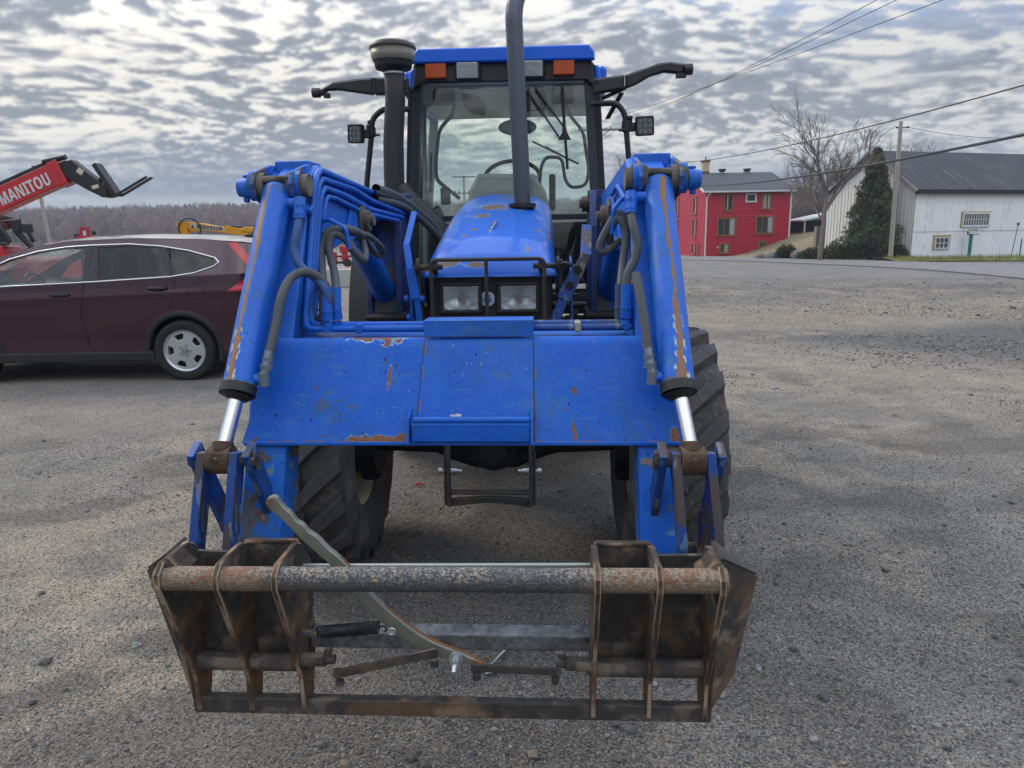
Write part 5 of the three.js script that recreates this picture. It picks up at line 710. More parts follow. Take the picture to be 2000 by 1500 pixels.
// ---- red telehandler
{
  const t = group('telehandler'), red = phys({ color: 0xb01322, roughness: 0.4, clearcoat: 0.4, clearcoatRoughness: 0.2 }), blk = flat(0x1c1e22, 0.55), grey = flat(0x8f9194, 0.5);
  t.position.set(-11.4, gy(-17), -17); thing(t, 'red telehandler with raised boom and forks behind the maroon SUV', 'telehandler');
  const B = (x, y, z = 0) => [x + 11.4, y - gy(-17), z];          // measured world points into the thing's own axes
  const b0 = B(-15.2, 1.20), b1 = B(-10.11, 3.20); mesh('boom', [bar(b0, b1, 0.34, 0.50, [0, 1, 0], 0.02), bar([b1[0] - 0.2, b1[1] - 0.08, 0], [b1[0] + 0.03, b1[1] + 0.01, 0], 0.37, 0.56, [0, 1, 0], 0.02)], red, t);
  mesh('boom_rail', [bar(B(-15.2, 1.53, 0.05), B(-10.25, 3.48, 0.05), 0.1, 0.07), rod(B(-10.5, 3.42, 0.1), B(-9.98, 3.52, 0.1), 0.06)], blk, t);
  const ang = Math.atan2(b1[1] - b0[1], b1[0] - b0[0]), L1 = letters('MANITOU', 0.27, 0.01); L1.scale(0.74, 1, 1); L1.rotateZ(ang); L1.translate(...B(-10.97, 2.83, 0.172)); mesh('boom_lettering', L1, flat(0xc9cacb, 0.5), t);
  mesh('inner_boom', [bar(B(-10.3, 3.13), B(-9.92, 3.28), 0.26, 0.36)], blk, t);
  mesh('boom_head', [plateZ([B(-10.02, 3.42), B(-9.86, 3.46), B(-9.30, 2.98), B(-8.98, 2.80), B(-8.96, 2.66), B(-9.15, 2.62), B(-9.36, 2.68), B(-9.62, 2.82), B(-9.88, 2.98), B(-10.02, 3.06)].map(([x, y]) => [x, y]), -0.14, 0.14, 0.02)], blk, t);
  mesh('warning_label', [box(...B(-9.68, 3.2, 0.143), 0.14, 0.12, 0.006, { rz: -0.65 }), box(...B(-9.38, 2.86, 0.143), 0.16, 0.08, 0.006, { rz: 0.25 })], flat(0xc6b8ac, 0.6), t);
  mesh('fork_carriage', [bar(B(-9.36, 3.36), B(-8.97, 2.68), 0.3, 0.10, [1, 1, 0]), rod(B(-9.2, 2.72, -0.2), B(-9.2, 2.72, 0.2), 0.1), rod(B(-9.4, 2.95, 0), B(-9.22, 3.1, 0), 0.05)], blk, t);
  for (const z of [-0.12, 0.12]) mesh('fork', [bar(B(-9.05, 2.85, z), B(-8.95, 2.66, z), 0.1, 0.05, [1, 1, 0]), bar(B(-8.95, 2.665, z), B(-8.20, 3.06, z), 0.1, 0.035)], blk, t);
  mesh('chassis', [box(...B(-12.6, 0.95, 0.1), 4.6, 0.7, 1.9, { r: 0.1 }), box(...B(-11.5, 1.3, 0.75), 1.1, 0.62, 0.7, { r: 0.16 })], red, t);
  const hoodG = gridSurf(14, 8, (u, v) => { const x = mix(-12.6, -10.85, u), a = (v - 0.5) * 2; return B(x, 1.72 - 0.35 * Math.pow(u, 3) - 0.14 * a * a, 0.75 + 0.6 * a); }); mesh('bonnet', hoodG, phys({ color: 0xb01322, roughness: 0.35, clearcoat: 0.5, side: THREE.DoubleSide }), t);
  const L2 = letters('MANITOU', 0.14, 0.01); L2.translate(...B(-11.62, 1.40, 1.37)); mesh('side_lettering', L2, flat(0xc9cacb, 0.5), t); mesh('side_panel', box(...B(-11.7, 1.32, 1.35), 1.7, 0.5, 0.03), red, t);
  // cab frame with curved roof line
  const fr2 = [[-12.9, 1.6], [-12.85, 2.22], [-12.2, 2.27], [-11.7, 2.25], [-11.3, 2.18], [-11.05, 2.03], [-10.9, 1.86], [-10.82, 1.66]];
  for (const z of [0.35, 1.15]) mesh('cab_frame', sweep(new THREE.CatmullRomCurve3(fr2.map(([x, y]) => V(...B(x, y, z)))).getPoints(40), 0.045, 8), blk, t);
  mesh('cab_frame', [bar(B(-11.35, 2.14, 0.36), B(-11.2, 1.66, 0.36), 0.05, 0.05), bar(B(-12.6, 1.62, 1.15), B(-10.85, 1.62, 1.15), 0.05, 0.05)], blk, t);
  mesh('cab_glass', gridSurf(24, 1, (u, v) => { const p = new THREE.CatmullRomCurve3(fr2.map(([x, y]) => V(...B(x, y, 0)))).getPoint(mix(0.15, 1, u)); return [p.x, p.y, 0.35 + 0.8 * v]; }), M.glassDark, t); mesh('cab_side_glass', plateZ(fr2.map(([x, y]) => B(x, y).slice(0, 2)), 1.14, 1.145, 0), M.glassDark, t);
  mesh('seat', [box(...B(-12.0, 1.75, 0.75), 0.2, 0.6, 0.5, { r: 0.06 })], blk, t); mesh('control_wheel', rod(B(-11.45, 1.62, 0.75), B(-11.25, 1.85, 0.75), 0.02), blk, t);
  mesh('mirror_bracket', [rod(B(-11.0, 2.1, 1.0), B(-10.62, 2.14, 1.0), 0.02), box(...B(-10.72, 2.0, 1.0), 0.16, 0.26, 0.1), box(...B(-10.5, 1.95, 1.0), 0.2, 0.18, 0.1), rod(B(-10.75, 1.9, 1.0), B(-10.45, 1.45, 0.9), 0.06)], blk, t);
  for (const x of [-14.2, -11.3]) for (const z of [-0.9, 1.05]) { const w = group('wheel', t); w.position.set(...B(x, gy(-17) + 0.55, z)); const q = new THREE.TorusGeometry(0.40, 0.16, 14, 36); q.scale(1, 1, 1.2); mesh('tyre', q, M.rubber, w); mesh('rim', disc([0, 0, 0], 'z', 0.27, 0.26), grey, w); }
}
// ---- yellow log loader behind the SUV
{
  const t = group('log_loader'), yel = phys({ color: 0xc98f0c, roughness: 0.45, clearcoat: 0.3 }), G0 = gy(-22); t.position.set(-9.7, G0, -22); thing(t, 'yellow log loader crane arm rising behind the SUV roof', 'loader crane');
  const B = (x, y, z = 0) => [x + 9.7, y - G0, z];
  mesh('post', [box(...B(-9.74, 1.0), 0.3, 2.3, 0.3), box(...B(-9.74, 0.2), 0.9, 0.4, 1.6)], yel, t);
  mesh('main_boom', [plateZ([B(-9.9, 2.13), B(-9.55, 2.15), B(-9.2, 2.12), B(-8.62, 2.0), B(-8.4, 2.04), B(-8.2, 1.98), B(-7.6, 1.9), B(-6.6, 1.8), B(-6.6, 1.58), B(-7.6, 1.66), B(-8.3, 1.78), B(-9.2, 1.92), B(-9.45, 1.86), B(-9.62, 1.98), B(-9.9, 1.96)].map((p) => p.slice(0, 2)), -0.11, 0.11, 0.015)], yel, t);
  mesh('boom_fork', plateZ([B(-7.95, 1.86), B(-7.9, 1.99), B(-7.1, 1.93), B(-6.6, 1.84), B(-6.6, 1.72), B(-7.3, 1.75)].map((p) => p.slice(0, 2)), -0.15, 0.15, 0.015), yel, t);
  mesh('boom_cylinder', rod(B(-8.52, 2.02, 0.05), B(-8.02, 1.975, 0.05), 0.05), M.black, t);
  const L = letters('ANDERSON', 0.105, 0.006); L.scale(1.0, 1, 1); L.rotateZ(-0.115); L.translate(...B(-8.98, 1.985, 0.112)); mesh('brand_plate', [(() => { const q = box(0, 0, 0, 1.02, 0.13, 0.004, { sharp: true }); q.rotateZ(-0.115); q.translate(...B(-9.0, 1.985, 0.113)); return q; })()], flat(0xb9b6a6, 0.6), t); L.translate(0.04, 0, 0.006); mesh('brand_lettering', L, flat(0x202022, 0.6), t);
  const tr = (() => { const q = new THREE.Shape(); q.moveTo(-0.05, -0.045); q.lineTo(0.05, -0.045); q.lineTo(0, 0.05); const g2 = new THREE.ExtrudeGeometry(q, { depth: 0.006, bevelEnabled: false }); g2.rotateZ(-0.115); g2.translate(...B(-9.44, 2.03, 0.117)); return g2; })(); mesh('brand_triangle', tr, flat(0x202022, 0.6), t);
  const lp = new THREE.TorusGeometry(0.31, 0.022, 8, 40); lp.scale(1.05, 1, 1); lp.translate(...B(-9.5, 1.95, 0.2)); mesh('hose_loop', lp, M.black, t); mesh('reflector', box(...B(-8.25, 1.70, 0.12), 0.3, 0.07, 0.01), flat(0xc8431c, 0.4), t);
}
// ---- far red implement and the machinery seen through the left arm
{
  const red = flat(0x9c1626, 0.45), t = group('red_implement'); t.position.set(-17.35, gy(-30), -30); thing(t, 'small red implement frame far behind the SUV roof', 'implement'); const y0 = 1.85 - gy(-30);
  mesh('frame', [bar([-0.22, 0, 0], [-0.12, y0 + 0.33, 0], 0.12, 0.1), bar([0.22, 0, 0], [0.12, y0 + 0.33, 0], 0.12, 0.1), box(0, y0 + 0.3, 0, 0.34, 0.1, 0.1), box(0, y0 - 0.05, 0, 0.7, 0.1, 0.2)], red, t); mesh('lamp_box', [box(0.36, y0 + 0.1, 0, 0.14, 0.14, 0.1), box(-0.36, y0, 0, 0.2, 0.14, 0.1)], M.black, t); mesh('number_plate', box(0, y0 + 0.08, 0.05, 0.12, 0.22, 0.02), flat(0xb9c2cc, 0.5), t);
  const gz = gy(-30), m = group('farm_machine'); m.position.set(-6.8, gz, -30); thing(m, 'red farm machine on a flat deck seen through the left loader arm', 'farm machine');
  mesh('deck', [box(0.1, 0.62, 0.3, 2.6, 0.06, 1.2), box(0.1, 0.5, 0.88, 2.6, 0.12, 0.08), box(0.0, 0.3, 0.2, 0.3, 0.6, 0.4)], flat(0xb48f8c, 0.7), m); mesh('gearbox', [box(0, 1.35, 0, 0.34, 0.24, 0.3), rod([0, 0.75, 0], [0, 1.3, 0], 0.12), box(0, 1.05, 0, 0.3, 0.2, 0.3, { r: 0.06 }), box(0.55, 1.5, -0.2, 0.9, 0.08, 0.1), box(-0.4, 1.0, 0, 0.12, 0.5, 0.2)], red, m);
  mesh('drive_parts', [disc([0.12, 0.8, 0.1], 'z', 0.16, 0.12), rod([-0.7, 0.83, 0.1], [0.1, 0.83, 0.1], 0.05), rod([-0.6, 1.07, -0.2], [1.2, 1.07, -0.2], 0.04), rod([0.5, 0.66, 0], [0.5, 1.1, 0], 0.06), box(0.75, 1.75, -0.3, 0.6, 0.2, 0.3), rod([0.1, 1.38, 0.1], [1.0, 1.42, 0.1], 0.04)], M.black, m);
  const cb = group('concrete_block'); cb.position.set(-6.5, gy(-27), -27); thing(cb, 'pale concrete barrier block behind the left loader arm', 'concrete block'); mesh('block', [box(0, 0.33, 0, 2.8, 0.66, 0.6, { r: 0.03 })], std({ color: 0xa3a7a6, roughness: 0.9, bumpMap: texFine, bumpScale: 0.01 }), cb);
}

// ================================================================ buildings
function clap(len, h, course, t) {                           // sawtooth clapboard sheet, along x from 0 to len, facing +z
  const n = Math.round(h / course), pos = [], q = (a, b, c, d) => { for (const p of [a, b, c, a, c, d]) pos.push(...p); };
  for (let i = 0; i < n; i++) { const y0 = i * h / n, y1 = (i + 1) * h / n; const ym = y0 + 0.16 * (y1 - y0); q([0, y0, 0], [len, y0, 0], [len, ym, 0], [0, ym, 0]); q([0, ym, 0], [len, ym, 0], [len, ym, t], [0, ym, t]); q([0, ym, t], [len, ym, t], [len, y1, t * 0.8], [0, y1, t * 0.8]); q([0, y1, t * 0.8], [len, y1, t * 0.8], [len, y1, 0], [0, y1, 0]); }
  const g = new THREE.BufferGeometry(); g.setAttribute('position', new THREE.Float32BufferAttribute(pos, 3)); g.computeVertexNormals(); return g;
}
function windowUnit(parent, x, y, w, h, cols, rows, frameMat, o = {}) {   // on the plane z = 0 facing +z; x, y is the centre
  const z = o.z ?? 0.03, f = o.f ?? 0.1, wn = group('window', parent); if (o.ry) { wn.rotation.y = o.ry; wn.position.set(...o.at); }
  const fr2 = [box(x, y + h / 2 + f / 2, z, w + 2 * f, f, 0.08, { r: 0.01 }), box(x, y - h / 2 - f / 2, z + 0.02, w + 2 * f + 0.06, f, 0.12, { r: 0.01 }), box(x - w / 2 - f / 2, y, z, f, h, 0.08, { r: 0.01 }), box(x + w / 2 + f / 2, y, z, f, h, 0.08, { r: 0.01 })];
  mesh('window_frame', fr2, frameMat, wn);
  const mul = []; for (let i = 1; i < cols; i++) mul.push(box(x - w / 2 + i * w / cols, y, z - 0.01, o.m ?? 0.05, h, 0.05, { sharp: true })); for (let j = 1; j < rows; j++) mul.push(box(x, y - h / 2 + j * h / rows, z - 0.012, w, (o.m ?? 0.05) * 0.8, 0.045, { sharp: true })); if (mul.length) mesh('muntin', mul, o.mulMat ?? frameMat, wn);
  for (let i = 0; i < cols; i++) for (let j = 0; j < rows; j++) mesh('pane', box(x - w / 2 + (i + 0.5) * w / cols, y - h / 2 + (j + 0.5) * h / rows, z - 0.03, w / cols - 0.01, h / rows - 0.01, 0.008, { sharp: true }), M.houseGlass ??= phys({ color: 0x3b4046, roughness: 0.06, clearcoat: 1, clearcoatRoughness: 0.03 }), wn);
  if (o.curtain) mesh('curtain', o.curtain.map(([cx, cw]) => box(x + cx * w, y, z - 0.022, cw * w, h * 0.96, 0.012, { sharp: true })), M.curtain ??= flat(0x9da1a4, 0.9), wn);
  return wn;
}
{ // ---- red clapboard house
  const hX = 17.1, hZ = -64, L = 7.4, Dp = 12, g0 = -0.75, eave = 5.02 + 0.75, ridge = 6.86 + 0.75, h = group('red_house'); h.position.set(hX, g0, hZ); h.rotation.y = 0.012; thing(h, 'red clapboard house with dark shingle roof across the road', 'house');
  const redT = tex(512, 512, (u, v) => { const a = fbm(u * 5, v * 30, 3, 901, 0), b = fbm(u * 60, v * 60, 2, 902, 60); return mix3(mix3([164, 22, 48], [186, 34, 64], a), [204, 100, 120], ss(0.7, 0.85, b) * 0.25); });
  const redM = std({ map: redT, roughness: 0.42, side: THREE.DoubleSide }), wood = flat(0x8a5a38, 0.75), white = flat(0xc9cbcc, 0.6), shing = std({ map: tex(512, 512, (u, v) => { const r0 = Math.floor(v * 40), q = hash(Math.floor(u * 30 + hash(r0, 1) * 5), r0, 12), e = fr(v * 40) < 0.14 ? 0.72 : 1; return mix3([52, 55, 62], [76, 79, 86], q * 0.8 + 0.2 * fbm(u * 90, v * 90, 2, 3)).map((c) => c * e); }), roughness: 0.9, bumpMap: texFine, bumpScale: 0.01 });
  const front = clap(L, eave, 0.25, 0.06); const side = clap(Dp, eave, 0.25, 0.06); side.rotateY(-Math.PI / 2); side.translate(0, 0, -Dp);
  const sg = clap(Dp, ridge - eave, 0.25, 0.06); { const p = sg.attributes.position; for (let i = 0; i < p.count; i++) { const k = p.getY(i) / (ridge - eave); p.setX(i, mix(p.getX(i), Dp / 2, k * 1)); } sg.computeVertexNormals(); sg.rotateY(-Math.PI / 2); sg.translate(0, eave, -Dp); }
  mesh('wall', [front, side, sg, box(L / 2, eave / 2, -Dp / 2, L - 0.1, eave - 0.05, Dp - 0.1, { sharp: true })], redM, h);
  const ov = 0.35, rs = (a, b, c, d, t) => quad(a, b, c, d, t); const rg = [[-ov, eave - 0.12, ov + 0.1], [L + ov, eave - 0.12, ov + 0.1], [L + ov - 0.0, ridge + 0.02, -Dp / 2], [-ov, ridge + 0.02, -Dp / 2]];
  const roof = mesh('roof', [rs(...rg, 0.09), rs([L + ov, eave - 0.12, -Dp - ov], [-ov, eave - 0.12, -Dp - ov], [-ov, ridge + 0.02, -Dp / 2], [L + ov, ridge + 0.02, -Dp / 2], 0.09)], shing, h, { k: 0.28 });
  mesh('chimney', [box(1.5, ridge + 0.5, -Dp / 2 - 0.2, 0.62, 1.25, 0.62, { r: 0.02 })], flat(0xb5a68c, 0.85), roof); mesh('chimney_cap', [box(1.5, ridge + 1.14, -Dp / 2 - 0.2, 0.8, 0.12, 0.8), rod([1.5, ridge + 1.1, -Dp / 2 - 0.2], [1.5, ridge + 1.55, -Dp / 2 - 0.2], 0.05)], flat(0x6d5148, 0.8), roof); mesh('chimney_base', box(1.5, ridge - 0.05, -Dp / 2 - 0.2, 0.66, 0.5, 0.66), flat(0x5e2b2a, 0.8), roof);
  for (const x of [3.05, 5.4]) mesh('roof_vent', [box(x, ridge + 0.18, -Dp / 2, 0.42, 0.14, 0.42), box(x, ridge + 0.33, -Dp / 2, 0.56, 0.16, 0.56)], flat(0x24262b, 0.7), roof);
  mesh('gutter', [box(L / 2, eave - 0.14, ov + 0.14, L + 2 * ov, 0.13, 0.12)], white, h); mesh('barge_board', [bar([-ov - 0.02, eave - 0.14, ov + 0.08], [-ov - 0.02, ridge - 0.02, -Dp / 2], 0.05, 0.18), bar([-ov - 0.02, eave - 0.14, -Dp - ov], [-ov - 0.02, ridge - 0.02, -Dp / 2], 0.05, 0.18), bar([L + ov, eave - 0.14, ov + 0.08], [L + ov, ridge - 0.02, -Dp / 2], 0.05, 0.14)], white, h);
  mesh('corner_board', [box(L - 0.05, eave / 2 - 0.1, 0.03, 0.14, eave - 0.2, 0.1)], white, h); mesh('downpipe', [bent([[0.25, eave - 0.2, ov + 0.1], [0.1, eave - 0.45, 0.1], [0.02, eave - 0.7, 0.08], [0.02, 0.1, 0.08]], 0.065, 0.15)], white, h);
  const X = (u) => (u - 1383) * 0.0443 + 0.1, Y = (v) => 5.06 - (v - 371) * 0.0455 + 0.75;
  const W = (u0, u1, v0, v1, c, r2, m, o) => windowUnit(h, (X(u0) + X(u1)) / 2, (Y(v0) + Y(v1)) / 2, X(u1) - X(u0) - 0.16, Y(v0) - Y(v1) - 0.16, c, r2, m, { z: 0.09, f: 0.13, ...o });
  W(1415, 1432, 379, 410, 2, 1, wood, { curtain: [[-0.1, 0.22]] }); W(1458, 1477, 379, 394, 1, 1, white); W(1490, 1508, 378, 409, 2, 1, wood, { curtain: [[-0.25, 0.35], [0.3, 0.3]] }); W(1404, 1440, 423, 457, 3, 1, wood, { curtain: [[0.34, 0.28]] }); W(1480, 1515, 421, 454, 3, 1, wood, { curtain: [[0.33, 0.3]] }); W(1410, 1429, 471, 490, 2, 1, wood, { curtain: [[0.2, 0.5]] }); W(1487, 1503, 468, 481, 2, 1, wood);
  const ww = wood; for (const [z, yy, hh] of [[-3.4, Y(397), 1.35], [-10.2, Y(397), 1.35], [-3.4, Y(441), 1.4], [-10.2, Y(441), 1.4], [-3.4, Y(482), 0.8]]) windowUnit(h, 0, yy, 0.9, hh, 2, 1, ww, { ry: -Math.PI / 2, at: [-0.0, 0, z], z: 0.09, f: 0.15, curtain: [[0.25, 0.4]] });
  mesh('meter_box', box(X(1406), Y(478), 0.06, 0.12, 0.16, 0.1), white, h);
}
{ // ---- white barn
  const b = group('white_barn'); b.position.set(25.9, -0.55, -47.0); b.rotation.y = 18 * D2R; thing(b, 'white ribbed metal barn with a dark weathered roof at the right edge', 'barn');
  const eave = 4.6, ridge = 7.25, Dp = 7.8, L = 14.9, gxr = (x) => x;
  const wallM = std({ map: tex(512, 512, (u, v) => mix3([222, 225, 231], [240, 242, 245], fbm(u * 7, v * 3, 4, 921, 0)).map((c) => c - 26 * ss(0.66, 0.8, fbm(u * 40, v * 6, 3, 922)))), roughness: 0.55 }), gabM = std({ map: tex(512, 512, (u, v) => mix3([196, 195, 190], [232, 231, 228], fbm(u * 20, v * 3, 4, 925, 0))), roughness: 0.8 });
  const front = [box(L / 2, eave / 2, -0.06, L, eave, 0.1, { sharp: true })]; for (let x = 0.1; x < L; x += 0.2) front.push(box(x, eave / 2, -0.006, 0.04, eave - 0.02, 0.026, { sharp: true })); const fw = mesh('front_wall', front, wallM, b, { k: 0.3 }); mesh('wall_seam', box(L / 2, 1.9, 0.03, L - 0.1, 0.02, 0.012, { sharp: true }), flat(0x7c8088, 0.7), fw);
  const gab = [plateX([[0, 0], [0, eave], [-Dp / 2, ridge], [-Dp, eave], [-Dp, 0]], 0.0, 0.08, 0)]; for (let z = -0.12; z > -Dp; z -= 0.3) { const top = eave + (ridge - eave) * (1 - Math.abs(z + Dp / 2) / (Dp / 2)); gab.push(box(-0.01, top / 2, z, 0.05, top - 0.06, 0.05, { sharp: true })); } mesh('gable_wall', gab, gabM, b, { k: 0.3 });
  const roofM = std({ map: tex(1024, 512, (u, v) => { const s = fbm(u * 90, v * 2 + u * 14, 3, 931), a = fbm(u * 8, v * 6, 4, 932), l = fr(v * 3) < 0.02 ? 0.8 : 1; return mix3(mix3([36, 36, 41], [54, 52, 58], a), [112, 106, 106], ss(0.62, 0.8, s) * 0.55 * ss(0.35, 0.6, a)).map((c) => c * l); }), roughness: 0.75 });
  const slope = (a) => quad([-0.3, eave - 0.1, 0.35], [L + 0.2, eave - 0.1, 0.35], [L + 0.2, ridge + 0.05, -Dp / 2], [-0.3, ridge + 0.05, -Dp / 2], 0.08); const rg = [slope(), quad([L + 0.2, eave - 0.1, -Dp - 0.3], [-0.3, eave - 0.1, -Dp - 0.3], [-0.3, ridge + 0.05, -Dp / 2], [L + 0.2, ridge + 0.05, -Dp / 2], 0.08)];
  for (let x = -0.2; x < L; x += 0.75) rg.push(bar([x, eave - 0.055, 0.36], [x, ridge + 0.095, -Dp / 2], 0.02, 0.016)); const rf = mesh('roof', rg, roofM, b, { k: 0.12 }); mesh('fascia', [box(L / 2, eave - 0.17, 0.33, L + 0.5, 0.1, 0.05), box(L / 2, eave - 0.28, 0.2, L + 0.4, 0.1, 0.3)], flat(0x2e2c30, 0.8), rf); mesh('barge_board', [bar([-0.33, eave - 0.14, 0.36], [-0.33, ridge + 0.0, -Dp / 2], 0.05, 0.16), bar([-0.33, eave - 0.14, -Dp - 0.3], [-0.33, ridge, -Dp / 2], 0.05, 0.16)], flat(0x8d8c8a, 0.8), rf);
  const tan = flat(0xa79c72, 0.8), wh = flat(0xd2d4d6, 0.6);
  windowUnit(b, 5.25, 2.63, 2.2, 0.72, 10, 2, wh, { f: 0.1, m: 0.035, z: 0.05 }); mesh('window_casing', [box(5.25, 3.12, 0.03, 2.56, 0.07, 0.1), box(4.0, 2.63, 0.03, 0.08, 0.95, 0.1)], tan, b); windowUnit(b, 2.47, 1.16, 1.05, 0.62, 3, 2, wh, { f: 0.06, m: 0.04, z: 0.06 }); mesh('window_casing', [box(2.47, 1.62, 0.03, 1.45, 0.14, 0.1), box(1.83, 1.16, 0.03, 0.14, 0.8, 0.1), box(3.1, 1.16, 0.03, 0.12, 0.8, 0.1)], tan, b);
}
{ // ---- lean-to between house and barn, mound, verge
  const s = group('lean_to'); s.position.set(28.1, -0.4, -66); thing(s, 'open lean to shed with a pale sloping roof between house and barn', 'shed');
  mesh('roof', [quad([-2.0, 2.75, 0.6], [2.4, 3.6, 0.6], [2.4, 3.6, -4], [-2.0, 2.75, -4], 0.14)], flat(0xb9bbbc, 0.7), s); for (const [x, hh] of [[-1.7, 2.75], [2.1, 3.5]]) mesh('post', box(x, hh / 2 - 0.3, 0.4, 0.14, hh + 0.6, 0.14), flat(0xb2b0aa, 0.8), s); mesh('back_wall', box(0.2, 1.2, -3.9, 4.2, 3.2, 0.1), flat(0x3a3633, 0.9), s);
  const dry = std({ map: tex(256, 256, (u, v) => mix3([104, 92, 66], [140, 128, 100], fbm(u * 30, v * 30, 4, 941, 30))), roughness: 1, bumpMap: texFine, bumpScale: 0.05 });
  const mound = gridSurf(40, 30, (u, v) => { const x = mix(18, 36, u), z = mix(-70, -52.5, v); const hgt = 2.0 * ss(18.6, 27.5, x) * ss(-52.5, -60, z) * ss(38, 30, x) + 0.22 * (fbm(x * 0.8, z * 0.8, 3, 88) - 0.5) * ss(-52.5, -55, z); return [x, gy(z) + 0.01 + hgt, z]; }); mound.index.array.reverse(); mound.computeVertexNormals(); const mm = mesh('mound', mound, dry, null, { k: 0.3 }); struct(mm, 'dry grassy bank beside the red house');
  const grassM = std({ map: tex(256, 256, (u, v) => mix3([74, 84, 38], [128, 122, 78], fbm(u * 30, v * 30, 4, 951, 30))), roughness: 1 }); const vg = gridSurf(30, 6, (u, v) => { const x = mix(23.2, 48, u), z = mix(-46.6 + 0.3 * (x - 23.2) * 0.35, -43.4 + 0.36 * (x - 23.2), v); return [x, gy(z) + 0.05 + 0.12 * Math.sin(v * Math.PI) + 0.06 * (fbm(x, z, 3, 61) - 0.5), z]; }); if (vg.attributes.normal.getY(5) < 0) { vg.index.array.reverse(); vg.computeVertexNormals(); } const gm = mesh('grass_verge', vg, grassM, null, { k: 0.4 }); struct(gm, 'grass verge between road and barn');
  const blade = new THREE.BufferGeometry(); blade.setAttribute('position', new THREE.Float32BufferAttribute([-0.012, 0, 0, 0.012, 0, 0, 0.02, 0.16, 0.03], 3)); blade.computeVertexNormals(); const N = 9000, im = new THREE.InstancedMesh(blade, std({ color: 0xffffff, roughness: 1, side: THREE.DoubleSide }), N), r = rng(9), mt = new THREE.Matrix4(), c = new THREE.Color(); for (let i = 0; i < N; i++) { const x = 23.4 + 16 * r(), z = mix(-46.4 + 0.105 * (x - 23.2), -43.4 + 0.36 * (x - 23.2), r()), k = 0.7 + r(); mt.makeRotationY(r() * 6.28).scale(V(k, k * (0.5 + r()), k)).setPosition(x, gy(z) + 0.08, z); im.setMatrixAt(i, mt); c.setRGB(0.12 + 0.2 * r(), 0.15 + 0.14 * r(), 0.04 + 0.05 * r()); im.setColorAt(i, c); } im.name = 'verge_grass'; stuff(im, 'short rough grass on the verge by the barn', 'grass'); scene.add(im);
}
